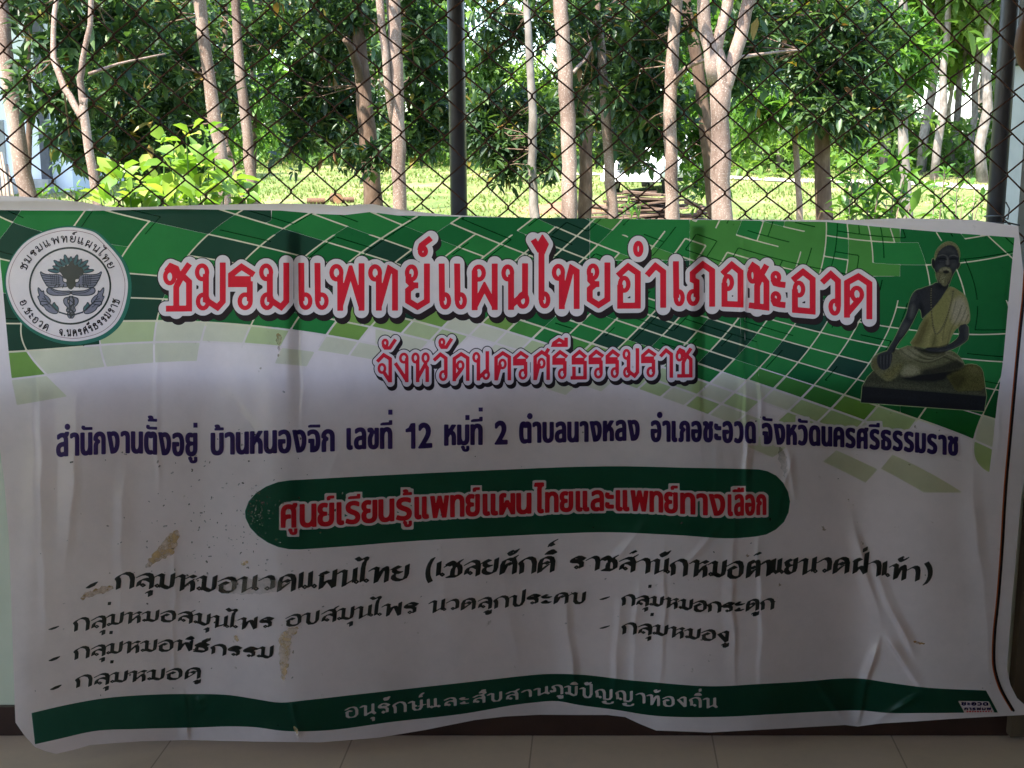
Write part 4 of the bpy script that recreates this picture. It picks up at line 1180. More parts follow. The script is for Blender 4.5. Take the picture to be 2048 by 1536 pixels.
# ---- letter skeletons: y 0 foot, 1 top; 'o' = head loop at (x, y)
def L_(x, y, rx=.104, ry=.158): return ('o', x, y, rx, ry)
KO = [(.10, 0), (.10, .52), (.02, .64), (.08, .78), (.32, 1), (.56, .80), (.56, 0)]
SK = {
 'ช': (.56, [L_(.10, .74, .10, .15), [(.03, .86), (.12, .985), (.24, .93), (.33, .68), (.24, .50), (.24, 0)], [(.08, 0), (.52, 0), (.52, .62), (.36, .78), (.53, 1.04)]]),
 'ม': (.58, [L_(.10, .84), [(.18, .80), (.18, .14)], L_(.12, .16), [(.19, .19), (.42, .02), (.53, .16), (.53, 1)]]),
 'ร': (.52, [L_(.33, .16), [(.42, .16), (.42, .56), (.06, .56), (.06, .78), (.26, .97), (.50, .78)], [(.06, .64), (.12, .68), (.44, .68)]]),
 'เ': (.26, [[(.07, 1), (.08, .16)], L_(.17, .16)]),
 'แ': (.60, [[(.06, 1), (.07, .16)], L_(.16, .16), [(.38, 1), (.39, .16)], L_(.48, .16)]),
 'พ': (.70, [L_(.11, .84), [(.19, .78), (.19, 0)], [(.19, .05), (.41, .90), (.63, .05)], [(.64, 0), (.64, 1)]]),
 'ผ': (.54, [L_(.15, .84), [(.06, .90), (.06, 0)], [(.07, .04), (.27, .50), (.48, .04)], [(.49, 0), (.49, 1)]]),
 'ฝ': (.54, [L_(.15, .84), [(.06, .90), (.06, 0)], [(.07, .04), (.27, .50), (.48, .04)], [(.49, 0), (.49, 1.42)]]),
 'ท': (.60, [L_(.11, .84), [(.19, .78), (.19, 0)], [(.20, .06), (.42, .94), (.54, .86), (.54, 0)]]),
 'ย': (.54, [L_(.14, .84), [(.07, .82), (.07, .64), (.17, .54), (.30, .54)], [(.20, .54), (.06, .42), (.06, .16), (.28, .02), (.50, .16), (.50, 1)]]),
 'น': (.60, [L_(.11, .84), [(.19, .80), (.19, 0)], [(.20, .04), (.50, .32)], L_(.48, .16), [(.53, .20), (.53, 1)]]),
 'ไ': (.26, [[(-.16, 1.66), (-.02, 1.46), (.11, 1.66), (.20, 1.54), (.08, 1.30), (.08, .16)], L_(.17, .16)]),
 'อ': (.56, [[(.02, .74), (.28, .97), (.52, .80), (.52, 0), (.08, 0), (.08, .52)], L_(.18, .53)]),
 'า': (.44, [[(.02, .74), (.22, .97), (.40, .82), (.40, 0)]]),
 'ภ': (.60, [L_(.11, .16), [(.19, .17), (.19, .55), (.10, .60), (.10, .76), (.34, .98), (.56, .82), (.56, 0)]]),
 'ถ': (.58, [L_(.19, .16), [(.09, .15), (.09, .55), (.02, .66), (.10, .80), (.32, .98), (.54, .82), (.54, 0)]]),
 'ก': (.58, [KO]),
 'ะ': (.40, [L_(.12, .77, .08, .10), [(.05, .72), (.10, .62), (.22, .60), (.36, .60)], L_(.12, .27, .08, .10), [(.05, .22), (.10, .12), (.22, .10), (.36, .10)]]),
 'ว': (.48, [[(.02, .74), (.25, .97), (.44, .82), (.44, .18)], L_(.35, .16)]),
 'ด': (.62, [[(.09, 0), (.09, .80), (.33, .98), (.56, .82), (.56, 0)], [(.10, .04), (.36, .42)], L_(.30, .53)]),
 'ต': (.64, [[(.09, 0), (.09, .82), (.20, .98), (.33, .82), (.45, .98), (.58, .82), (.58, 0)], [(.10, .04), (.36, .40)], L_(.31, .50)]),
 'ค': (.62, [[(.09, 0), (.09, .80), (.33, .98), (.56, .82), (.56, 0)], [(.11, .02), (.24, .56)], L_(.32, .56)]),
 'ศ': (.62, [[(.09, 0), (.09, .80), (.33, .98), (.56, .82), (.56, 0)], [(.11, .02), (.24, .56)], L_(.32, .56), [(.44, .86), (.58, 1.10)]]),
 'จ': (.52, [[(.02, .72), (.24, .97), (.46, .82), (.46, 0)], L_(.18, .46), [(.22, .36), (.42, .02)]]),
 'ง': (.48, [L_(.32, .84), [(.41, .84), (.41, 0)], [(.40, .02), (.06, .66)]]),
 'ห': (.62, [L_(.11, .84), [(.19, .78), (.19, 0)], [(.20, .10), (.50, .66)], L_(.48, .84), [(.46, .58), (.54, .46), (.54, 0)]]),
 'ธ': (.56, [[(.08, .42), (.08, 0)], [(.02, .0), (.48, 0), (.48, .56), (.06, .56), (.06, .78), (.28, .97), (.52, .76)], [(.06, .64), (.12, .68), (.46, .68)]]),
 'ล': (.58, [[(.06, .74), (.30, .98), (.53, .82), (.53, 0)], [(.53, .44), (.34, .62), (.12, .48), (.09, .14)], L_(.18, .16)]),
 'ส': (.58, [[(.06, .74), (.30, .98), (.53, .82), (.53, 0)], [(.53, .44), (.34, .62), (.12, .48), (.09, .14)], L_(.18, .16), [(.42, .88), (.60, 1.14)]]),
 'บ': (.60, [L_(.11, .84), [(.19, .80), (.19, 0), (.55, 0), (.55, 1)]]),
 'ป': (.60, [L_(.11, .84), [(.19, .80), (.19, 0), (.55, 0), (.55, 1.42)]]),
 'ษ': (.64, [L_(.11, .84), [(.19, .80), (.19, 0), (.55, 0), (.55, 1)], L_(.38, .44, .07, .09), [(.44, .38), (.72, .50)]]),
 'ญ': (.88, [L_(.18, .16), [(.09, .15), (.09, .58), (.04, .68), (.08, .80), (.26, .98), (.46, .82), (.46, .06)], [(.46, .0), (.80, 0), (.80, 1)], L_(.46, -.26, .06, .08), [(.42, -.36), (.58, -.44), (.84, -.40), (.88, -.22)]]),
 '-': (.44, [[(.04, .36), (.42, .50)]]),
 '(': (.24, [[(.24, 1.30), (.10, .95), (.05, .5), (.10, .05), (.22, -.26)]]),
 ')': (.24, [[(.0, 1.30), (.14, .95), (.19, .5), (.14, .05), (.02, -.26)]]),
 '.': (.16, [[(.08, 0), (.08, .10)]]),
}
# marks: x runs from 0 at the right edge of the letter they sit on, leftwards negative
MK = {
 'ั': [L_(-.40, 1.38, .08, .10), [(-.47, 1.32), (-.40, 1.22), (-.24, 1.22), (-.04, 1.50)]],
 'ิ': [[(-.50, 1.20), (-.30, 1.42), (-.04, 1.22)], [(-.50, 1.20), (-.04, 1.20)]],
 'ี': [[(-.06, 1.50), (-.06, 1.20), (-.50, 1.20), (-.48, 1.28), (-.30, 1.42), (-.08, 1.28)]],
 'ื': [[(-.50, 1.20), (-.30, 1.42), (-.06, 1.24)], [(-.50, 1.20), (-.02, 1.20)], [(-.06, 1.20), (-.06, 1.50)], [(-.24, 1.30), (-.24, 1.50)]],
 '์': [L_(-.24, 1.36, .08, .10), [(-.32, 1.38), (-.28, 1.52), (-.02, 1.72)]],
 '่': [[(-.08, 1.24), (-.08, 1.46)]],
 '้': [L_(-.36, 1.44, .055, .07), [(-.40, 1.36), (-.34, 1.28), (-.20, 1.27), (-.02, 1.48)]],
 'ุ': [L_(-.20, -.30, .07, .09), [(-.10, -.26), (-.10, -.54)]],
 'ู': [L_(-.36, -.30, .06, .08), [(-.29, -.26), (-.29, -.50), (-.06, -.50)], [(-.06, -.50), (-.06, -.22)]],
 'ํ': [L_(-.16, 1.36, .09, .11)],
}
def chaikin(P, k=1):
    for _ in range(k):
        Q = [P[0]]
        for a, b in zip(P[:-1], P[1:]):
            Q.append((a[0] * .75 + b[0] * .25, a[1] * .75 + b[1] * .25)); Q.append((a[0] * .25 + b[0] * .75, a[1] * .25 + b[1] * .75))
        Q.append(P[-1]); P = Q
    return P
def paths_of(pl, smooth, tick=False):
    out = []
    for p in pl:
        if p[0] == 'o':
            _, x, y, rx, ry = p
            if smooth and tick and y < .5 and y > -.1: 
                nb_ = [q[0] for r_ in pl if r_[0] != 'o' for q in r_ if abs(q[1] - y) < .25]
                st_ = min(nb_, key=lambda q: abs(q - x)) if nb_ else x
                xo = x - .085 if st_ > x and x < .45 else x + (.12 if st_ > x else .06)
                out.append(('d', [(xo - rx * .7, y), (xo, y + ry * .6), (xo + rx * .7, y), (xo, y - ry * .6), (xo - rx * .7, y)]))
            elif smooth and tick: out.append(('l', [(x - rx * 1.25, y - ry * .25), (x - rx * .2, y + ry * .6), (x + rx * .9, y + ry * .1)]))
            else: out.append(('o', [(x + rx * math.cos(t), y + ry * math.sin(t)) for t in np.linspace(0, 2 * math.pi, 19)]))
        else: out.append(('l', chaikin(p, smooth) if smooth and len(p) > 2 else p))
    return out
def units(text):
    """letters with their marks: [(base, [marks])]"""
    U = []
    for ch in text:
        if ch == 'ำ':
            U[-1][1].append('ํ'); U.append(('า', []))
        elif ch in MK: U[-1][1].append(ch)
        else: U.append((ch, []))
    return U

def draw(fields, xf, paths, pen):
    """fields: list of Fields; xf maps skeleton points to photo pixels"""
    for kind, P in paths:
        Q = [xf(x, y) for x, y in P]
        if kind == 'l' and 'nib' not in pen and pen.get('cap') != 'round' and len(Q) > 1:      # flat feet and heads reach the line
            for a_, b_ in ((0, 1), (-1, -2)):
                if abs(P[a_][1]) < .03 or abs(P[a_][1] - 1) < .015:
                    ex, ey = Q[a_][0] - Q[b_][0], Q[a_][1] - Q[b_][1]; l_ = math.hypot(ex, ey) or 1
                    Q[a_] = (Q[a_][0] + ex / l_ * pen['hw'], Q[a_][1] + ey / l_ * pen['hw'])
        if kind == 'd':
            for F in fields: F.stroke(Q, hw=max(1.15, abs(pen['nib'][0]) * .38), cap='round', margin=pen.get('margin', 0))
            continue
        for F in fields: F.stroke(Q, margin=pen.get('margin', 0), **{k: v for k, v in pen.items() if k in ('hw', 'cap', 'nib', 'nr')}) if kind == 'l' else F.stroke(Q, margin=pen.get('margin', 0), **{**{k: (v * .74 if k == 'hw' else v) for k, v in pen.items() if k in ('hw', 'nib', 'nr')}, 'cap': 'round'})

def curve(pts):
    xs, ys = zip(*pts)
    return (lambda x: float(np.interp(x, xs, ys))) if len(pts) < 3 else (lambda x: float(interp(xs, ys, x)))

def PENX(pen): return pen.get('nib0', pen['nib'])
def set_words(F, words, base, top, pen, smooth=0, gap=.30, slant=0.0, tone_up=0.0, mono=False):
    """words: (text, x0, x1) in photo pixels; base/top: foot line and top line curves"""
    fb_, ft_ = curve(base), curve(top)
    for (text, x0, x1) in words:
        U = units(text)
        hw = pen.get('hw', 0) or abs(PENX(pen)[0]) * .9
        Hn = fb_((x0 + x1) / 2) - ft_((x0 + x1) / 2) - 2 * (pen.get('hw', 0) or abs(pen['nib'][1]))
        tot = sum(SK[u][0] for u, _ in U) + gap * (len(U) - 1)
        sx = (x1 - x0 - 2 * hw) / tot
        x = x0 + hw
        if 'nib' in pen:                             # a narrower word is written with a narrower pen
            pen = dict(pen, nib=(PENX(pen)[0] * min(1.0, max(.55, sx / (1.0 * Hn))), PENX(pen)[1]), nib0=PENX(pen))
        for (u, marks) in U:
            w = SK[u][0]
            def xf(gx, gy, x=x, dx=0.0):
                X = x + gx * sx + slant * gy * Hn
                hy = pen.get('hw', 0) or abs(pen['nib'][1])
                b = fb_(X) - hy; t = ft_(X) + hy
                return (X + dx, b - gy * (b - t))
            draw([F], xf, paths_of(SK[u][1], smooth, 'nib' in pen), pen)
            stack = 0
            for mk in marks:
                up = 0.0
                if mk in '่้์' and any(q in 'ัิีื' for q in marks) : up = .36
                tu = tone_up if mk == '่' else 0
                sh = .12 if mk == '่' and tone_up else 0
                if u in 'ปฝ' and mk not in 'ุู': sh -= .10; up += .30 if u == 'ฝ' else 0.12
                def xm(gx, gy, x=x, w=w, up=up + tu, sh=sh):
                    k = min(sx, Hn * 1.1)
                    X = x + w * sx + (gx + sh) * k * (1.15 if k < Hn * .9 else 1) + slant * gy * Hn
                    hy = pen.get('hw', 0) or abs(pen['nib'][1])
                    b = fb_(X) - hy; t = ft_(X) + hy
                    return (X, b - (gy + up) * (b - t))
                pl = paths_of(MK[mk], smooth, 'nib' in pen)
                draw([F], xm, pl, pen)
            x += (w + gap) * sx

def set_boxes(F, items, base, top, pen):
    """items: (letter, x0, x1): each letter fitted into its own measured box"""
    fb_, ft_ = curve(base), curve(top)
    for it in items:
        u, x0, x1 = it[:3]
        hw = pen['hw']
        if u in MK:
            pl = MK[u]
            xs = [q[0] for p in pl if p[0] != 'o' for q in p] + [p[1] + s * p[3] for p in pl if p[0] == 'o' for s in (-1, 1)]
            ys = [q[1] for p in pl if p[0] != 'o' for q in p] + [p[2] + s * p[4] for p in pl if p[0] == 'o' for s in (-1, 1)]
            y0, y1 = it[3], it[4]
        else:
            pl = SK[u][1]
            xs = [q[0] for p in pl if p[0] != 'o' for q in p if u != 'ไ' or q[1] < 1.2] + [p[1] + s * p[3] for p in pl if p[0] == 'o' for s in (-1, 1)]
            y0 = y1 = None
        a, b = min(xs), max(xs)
        def xf(gx, gy):
            X = x0 + hw + (gx - a) / (b - a) * (x1 - x0 - 2 * hw)
            if y0 is None:
                bb = fb_(X) - hw; tt = ft_(X) + hw
                return (X, bb - gy * (bb - tt))
            return (X, y1 - hw - (gy - min(ys)) / (max(ys) - min(ys)) * (y1 - y0 - 2 * hw))
        draw([F], xf, paths_of(pl, 0), pen)

# ---- heading, two lines: red letters with a pale border and a black drop edge
def heading(name, x0, y0, x1, y1, st, fill, hw, border, drop):
    F = Field(x0, y0, x1, y1, st); fill(F)
    red = F.mesh(name, LIFT * 5, V_red, banner)
    B = F.D - (hw + border)
    F.mesh('letter_border', LIFT * 4, V_ink_white, red, F=np.maximum(B, -(F.F + .3)))
    n = max(1, int(round(drop[0] / st))); k = max(1, int(round(drop[1] / st)))
    S = B - 1.5
    acc = np.minimum(S, np.roll(np.roll(S, n, 1), k, 0))
    for q in (.25, .5, .75):
        acc = np.minimum(acc, np.roll(np.roll(S, int(n * q), 1), int(k * q), 0))
    F.mesh('letter_shadow', LIFT * 3, V_black, red, F=np.maximum(acc, -(B + .3)))
    CUT.append(as_cut(F, np.minimum(acc, B)))
    return red
L1 = [('ช', 324.4, 385), ('ม', 388, 451.5), ('ร', 456, 514), ('ม', 516.5, 578.5), ('เ', 596, 626.5), ('เ', 628.5, 659), ('พ', 657, 729), ('ท', 734.6, 796), ('ย', 808, 859.8), ('์', 834, 868, 470, 516), ('เ', 877, 904), ('เ', 908, 935.5),
      ('ผ', 942, 995.4), ('น', 1001, 1060.5), ('ไ', 1076, 1102.4), ('ท', 1102, 1159.3), ('ย', 1171.6, 1220.8), ('อ', 1229.5, 1281.6), ('ํ', 1264.5, 1288.5, 480, 515.6), ('า', 1288, 1332.3), ('เ', 1345.6, 1371.3), ('ภ', 1371.4, 1430.3),
      ('อ', 1438.5, 1487), ('ช', 1492.3, 1539.5), ('ะ', 1539.3, 1577), ('อ', 1579, 1631.3), ('ว', 1638, 1683), ('ด', 1688, 1744.7)]
heading('heading_lettering', 300, 440, 1790, 672, 1.15, lambda F: set_boxes(F, L1,
        [(320, 623.5), (520, 622), (728, 621.5), (860, 621), (1000, 620), (1150, 618), (1281, 617), (1380, 614), (1430, 613.5), (1487, 615.5), (1539, 621.5), (1580, 625), (1631, 629.5), (1683, 634.5), (1750, 639.5)],
        [(320, 525), (520, 525), (728, 526.5), (860, 527), (1000, 527), (1150, 525.5), (1281, 524), (1332, 523), (1380, 521.5), (1430, 521), (1487, 522), (1539, 528), (1580, 533), (1631, 537), (1683, 542), (1750, 548)],
        dict(hw=6.0, margin=26)), 6.0, 9.0, (5, 10))
L2 = [('จ', 750.8, 784), ('ั', 762, 794.8, 675, 699.5), ('ง', 786.8, 818), ('ห', 821.7, 860.4), ('ว', 864, 896), ('ั', 875.8, 907, 673.5, 698), ('ด', 905, 939), ('น', 943.5, 981), ('ค', 988.5, 1022.2), ('ร', 1026, 1059.6), ('ศ', 1066.6, 1101),
      ('ร', 1104.5, 1138), ('ี', 1102.8, 1135.8, 671.6, 694), ('ธ', 1141, 1175.9), ('ร', 1177, 1210.3), ('ร', 1211, 1242.3), ('ม', 1244, 1278.4), ('ร', 1282, 1315.3), ('า', 1317, 1346.2), ('ช', 1350, 1385.6)]
heading('province_lettering', 735, 655, 1410, 790, .9, lambda F: set_boxes(F, L2,
        [(750, 765), (860, 764), (938, 761.7), (1022, 760.7), (1100, 760), (1175, 759), (1240, 757), (1315, 756), (1390, 755)],
        [(750, 705), (860, 703.5), (938, 703), (1022, 701), (1100, 699), (1175, 698), (1240, 697), (1315, 695.5), (1390, 695)],
        dict(hw=3.6, margin=17)), 3.6, 5.6, (3.4, 6.6))

# ---- plain bold lettering: outlines of the built-in face, condensed and emboldened
_glyphs = {}
def outline(ch):
    if ch not in _glyphs:
        cu = bpy.data.curves.new('glyph', 'FONT'); cu.body = ch; cu.size = 1.0
        ob = bpy.data.objects.new('glyph', cu); C.objects.link(ob)
        dg = bpy.context.evaluated_depsgraph_get()
        cc = ob.evaluated_get(dg).to_curve(dg)
        cons = []
        for sp in cc.splines:
            P = []
            bp_ = sp.bezier_points
            for i in range(len(bp_)):
                a, b = bp_[i], bp_[(i + 1) % len(bp_)]
                for k in range(4):
                    t = k / 4; s = 1 - t
                    q = a.co * s**3 + a.handle_right * (3 * s * s * t) + b.handle_left * (3 * s * t * t) + b.co * t**3
                    P.append((q.x, q.y))
            if P: cons.append(P)
        bpy.data.objects.remove(ob); bpy.data.curves.remove(cu)
        _glyphs[ch] = cons
    return _glyphs[ch]
def bbox(cons):
    A = np.array([q for c in cons for q in c])
    return A[:, 0].min(), A[:, 1].min(), A[:, 0].max(), A[:, 1].max()
XH = bbox(outline('ก'))[3]
def set_plain(F, words, base, top, gx, gy, gap=.0, mark_k=1.0, digits=False):
    """gx, gy: how far strokes are grown sideways and upright, in photo pixels"""
    fb_, ft_ = curve(base), curve(top)
    for (text, x0, x1) in words:
        U = []
        for ch in text:
            if ch == 'ำ': U[-1][1].append('ํ'); U.append(('า', []))
            elif ch in MK: U[-1][1].append(ch)
            else: U.append((ch, []))
        W = []
        for u, _ in U:
            b = bbox(outline(u)); W.append(.34 if u == '1' and XH > 0 else max(.08, (b[2] - b[0]) if u != 'ไ' else .30))
        g = gap
        n = len(U)
        sp = 2 * gx + 1.6                            # gap between glyphs in pixels
        sx = (x1 - x0 - 2 * gx - sp * (n - 1)) / sum(W)
        x = x0 + gx
        for (u, marks), w in zip(U, W):
            cons = outline(u); b = bbox(cons)
            xo = b[2] - w if u == 'ไ' else b[0]
            isd = u.isdigit()
            def xf(px, py, x=x):
                X = x + (px - xo) * sx
                bb = fb_(X) - gy; tt = ft_(X) + gy
                k = (bbox(outline('2'))[3] if isd else XH)
                return (X, bb - py / k * (bb - tt))
            if u == '1':
                h_ = bbox(outline('2'))[3]
                cons = [[(xo + w * a_, h_ * b_) for a_, b_ in ((.0, .72), (.0, .80), (.30, .84), (.52, 1.0), (.80, 1.0), (.80, 0), (.60, 0), (.60, .72))]]
            F.poly(None, grow=gx, ay=gx / gy, contours=[[xf(*q) for q in c] for c in cons])
            xr = x + w * sx
            for mk in marks:
                mc = outline(mk); mb_ = bbox(mc)
                mw = (mb_[2] - mb_[0])
                H = fb_(xr) - ft_(xr)
                ks = H / XH * .62 * mark_k
                up = 0
                if mk in '่้์' and any(q in 'ัิีื' for q in marks): up = .34
                lo = mk in 'ุู'
                def xm(px, py):
                    X = xr + (px - mb_[2]) * ks + (gx * .4 if mk not in 'ํ' else ks * .12)
                    bb = fb_(X) - gy; tt = ft_(X) + gy
                    if lo: return (X, bb + gy * 2.4 + (mb_[3] - py) * ks)
                    return (X, tt - gy * 2.6 - (py - mb_[1]) * ks * .9 - up * H - H * .04)
                if mk == 'ํ':
                    cx_, cy_ = xr - 1, ft_(xr) - H * .24
                    F.poly([(cx_ + 5.6 * math.cos(t), cy_ + 6.4 * math.sin(t)) for t in np.linspace(0, 6.283, 20)[:-1]])
                elif mk == '่':
                    cx_, cy_ = xr - 1.5, ft_(xr) - gy - H * (.26 + up)
                    F.poly([(cx_ - 4.2, cy_ - 5), (cx_ + 4.2, cy_ - 5), (cx_ + 4.2, cy_ + 5), (cx_ - 4.2, cy_ + 5)])
                else: F.poly(None, grow=min(gx, gy) * .75, contours=[[xm(*q) for q in c] for c in mc])
            x += w * sx + sp
L3 = [("สำนักงานตั้งอยู่", 112, 395), ("บ้านหนองจิก", 421, 669.6), ("เลขที่", 692.7, 784.8), ("12", 811, 864.7), ("หมู่ที่", 888, 965.5), ("2", 989, 1015.5), ("ตำบลนางหลง", 1038, 1279.5), ("อำเภอชะอวด", 1301, 1512), ("จังหวัดนครศรีธรรมราช", 1523.5, 1916.6)]
B3 = [(112, 914), (195, 909.5), (240, 907), (283, 907.5), (310, 909.7), (350, 912), (395, 912), (430, 910.6), (520, 907.6), (600, 905.6), (665, 903), (693, 900), (785, 898), (865, 895.5), (890, 892), (965, 890), (1015, 889), (1040, 887.5), (1180, 884), (1270, 882), (1301, 883.5), (1400, 884), (1460, 886), (1512, 887), (1530, 888.5), (1600, 890.6), (1670, 893.8), (1720, 897.5), (1790, 901.6), (1840, 906), (1917, 912)]
T3 = [(112, 866), (195, 863), (240, 861.5), (283, 862), (310, 863), (350, 864.6), (395, 864.6), (425, 864.6), (560, 859), (665, 857.5), (693, 855.4), (785, 853), (838, 845), (890, 848), (965, 846), (1000, 841), (1045, 842.5), (1180, 841.5), (1270, 839), (1301, 840), (1400, 841.5), (1512, 843.5), (1530, 845), (1640, 851), (1700, 855), (1770, 859), (1850, 865.6), (1917, 873)]
F = Field(100, 815, 1935, 950, .95)
set_plain(F, L3, B3, T3, 2.6, 1.9)
adr = F.mesh('address_lettering', LIFT * 5, V_navy, banner)
B = F.D - 9.5
xs_ = F.x0 + np.arange(F.W) * F.st
B[:, xs_ < 1500] = 9
F.mesh('letter_border', LIFT * 4, V_ink_white, adr, F=np.maximum(B, -(F.F + .3)))
CUT.append(as_cut(F, np.minimum(B, F.F)))

# ---- deep green pill with its own line
def capsule():
    top = [(600, 959.6), (700, 954), (840, 947), (1040, 938), (1140, 934), (1230, 932.6), (1380, 935.6), (1490, 938), (1520, 939)]
    bot = [(600, 1099), (700, 1092), (800, 1084), (1020, 1071.6), (1120, 1067), (1200, 1064.5), (1350, 1070), (1480, 1076), (1512, 1073)]
    P = [(x, curve(top)(x)) for x in np.linspace(600, 1518, 60)]
    P += [(1535, 942.5), (1552, 951), (1566, 965), (1576, 983), (1580, 1003), (1577, 1025), (1568, 1044), (1552, 1059), (1533, 1069)]
    P += [(x, curve(bot)(x)) for x in np.linspace(1512, 600, 60)]
    P += [(578, 1098.5), (556, 1094), (535, 1085), (516, 1072), (500, 1055), (491, 1036), (490, 1022), (497, 1003), (512, 986), (532, 973), (556, 964), (580, 960.6)]
    return P
L4 = [("ศู", 561.2, 595), ("นย์", 599, 668.7), ("เรียน", 672.8, 789), ("รู้", 791.7, 824), ("แพทย์", 828.6, 960), ("แผน", 965, 1063), ("ไทย", 1068, 1146.6), ("และ", 1151, 1228), ("แพทย์", 1231, 1355.6), ("ทาง", 1360, 1450.5), ("เลือก", 1455, 1533)]
B4 = [(563, 1056), (630, 1054), (700, 1048.5), (770, 1044), (830, 1039), (930, 1033.5), (1040, 1028.5), (1180, 1022.5), (1260, 1022.5), (1380, 1029), (1440, 1032), (1533, 1030)]
T4 = [(563, 1009), (630, 1006), (700, 1002), (830, 993), (960, 987), (1040, 985), (1160, 981), (1270, 979.5), (1350, 983.7), (1420, 987), (1533, 988)]
F = Field(540, 935, 1560, 1095, .9)
set_plain(F, L4, B4, T4, 2.4, 1.9)
B = F.D - 8.8
G = Field(480, 920, 1590, 1108, 1.3); G.poly(capsule())
pill = G.mesh('pill_panel', LIFT * 3, V_pill, banner, F=carve(G.F, *grid_of(G), [as_cut(F, B)]))
t4 = F.mesh('pill_lettering', LIFT * 5, mat_film('pill_red', (.62, .014, .03)), pill)
F.mesh('letter_border', LIFT * 4, V_ink_white, t4, F=np.maximum(B, -(F.F + .3)))

# ---- the list, written with a broad slanted pen
PEN5 = dict(nib=(4.1, -2.0), nr=.9); PEN6 = dict(nib=(3.1, -1.5), nr=.8)
L5 = [("กลุมหมอนวดแผนไทย", 226.6, 818), ("(", 848, 866), ("เชลยศักดิ์", 868, 1111), ("ราชสำนัก", 1136, 1375), ("หมอ", 1378, 1487), ("ตำแย", 1489, 1594), ("นวด", 1596, 1700), ("ฝ่าเท้า", 1703, 1840), (")", 1846, 1866)]
B5 = [(172, 1180), (235, 1179), (270, 1177), (320, 1178.5), (375, 1182.5), (410, 1184.5), (450, 1186), (520, 1184), (600, 1182), (650, 1177.4), (705, 1171.6), (760, 1165.5), (810, 1163), (870, 1157), (940, 1153), (1000, 1149.5), (1105, 1144.5), (1140, 1141.5), (1250, 1143.5), (1320, 1149), (1360, 1152), (1440, 1156), (1475, 1157), (1510, 1155), (1545, 1151.5), (1620, 1149.6), (1700, 1147), (1725, 1147.5), (1750, 1151), (1770, 1156), (1800, 1160), (1870, 1164)]
T5 = [(172, 1147), (240, 1143), (300, 1144.5), (380, 1147.5), (450, 1151.5), (520, 1149.5), (590, 1145), (650, 1140), (700, 1136), (760, 1131), (810, 1128.5), (870, 1123.5), (990, 1115.7), (1105, 1110.5), (1150, 1110), (1260, 1112.5), (1320, 1116), (1385, 1117), (1440, 1120), (1480, 1119), (1560, 1116.7), (1620, 1114), (1690, 1112.7), (1740, 1116.7), (1780, 1124), (1830, 1130), (1870, 1133)]
FL = [Field(85, 1070, 1890, 1210, .9), Field(85, 1150, 1890, 1290, .9), Field(85, 1255, 640, 1350, .9), Field(1180, 1205, 1520, 1320, .9), Field(85, 1300, 520, 1400, .9)]
F = FL[0]
set_words(F, L5, B5, T5, PEN5, smooth=1, gap=.11, slant=.10)
def dash(F, x0, y0, x1, y1): F.poly([(x0, y1), (x0 + 9, y0 + (y1 - y0) * .42), (x1 - 4, y0 + 1), (x1, y0), (x1 - 6, y0 + (y1 - y0) * .58), (x0 + 6, y1)], grow=.9)
dash(FL[0], 172, 1164, 195, 1176); dash(FL[1], 97.6, 1252.5, 117.5, 1259); dash(FL[2], 98, 1313, 119.5, 1321.5); dash(FL[4], 101, 1370, 122.5, 1379); dash(FL[1], 1200, 1193.5, 1219, 1199); dash(FL[3], 1200, 1251.5, 1219, 1256.6)
for (k, x, y) in ((1, 218.6, 1207), (2, 222, 1265), (4, 223.6, 1323.6), (1, 1299.6, 1172.6), (3, 1304, 1229)):
    FL[k].poly([(x - 2.6, y - 3), (x + 4, y - 3.4), (x + 3, y + 3), (x - 3.6, y + 3.4)])
L6 = [("กลุมหมอสมุนไพร", 144, 547), ("อบสมุนไพร", 569, 836), ("นวดลูกประคบ", 857, 1171.5), ("กลุมหมอกระดูก", 1240.5, 1548)]
B6 = [(140, 1264), (205, 1257), (240, 1249.5), (280, 1246), (330, 1244), (380, 1247), (410, 1252), (450, 1257.6), (500, 1258.5), (545, 1257), (580, 1253), (620, 1249), (670, 1243.5), (700, 1240), (745, 1235), (800, 1231), (836, 1229), (870, 1225.7), (930, 1220), (1000, 1216.5), (1040, 1212.5), (1090, 1209), (1130, 1207.2), (1172, 1208), (1240, 1211), (1290, 1212.5), (1325, 1214.6), (1355, 1218.7), (1390, 1222.8), (1430, 1224.5), (1455, 1226.5), (1500, 1222), (1548, 1219)]
T6 = [(140, 1236), (200, 1230), (240, 1224), (290, 1221), (350, 1219.6), (400, 1225), (440, 1230), (490, 1233.5), (545, 1231.5), (575, 1228), (620, 1223), (660, 1217), (720, 1211), (790, 1204.6), (836, 1202), (870, 1199), (970, 1193), (1010, 1190), (1050, 1187.5), (1100, 1185), (1130, 1183.5), (1172, 1183.5), (1240, 1186.5), (1290, 1190), (1340, 1194), (1370, 1197), (1410, 1200), (1455, 1203), (1480, 1199), (1548, 1195)]
set_words(FL[1], L6, B6, T6, PEN6, smooth=1, gap=.11, slant=.10)
B7 = [(140, 1321), (200, 1313), (240, 1307.5), (280, 1306), (330, 1303), (370, 1301.6), (400, 1304), (440, 1310), (480, 1315), (547, 1318)]
T7 = [(140, 1294), (200, 1288), (245, 1282), (300, 1279), (345, 1277.5), (381, 1280), (400, 1283), (440, 1287.5), (500, 1292), (547, 1291)]
set_words(FL[2], [("กลุมหมอพิธีกรรม", 145, 547)], B7, T7, PEN6, smooth=1, gap=.11, slant=.10)
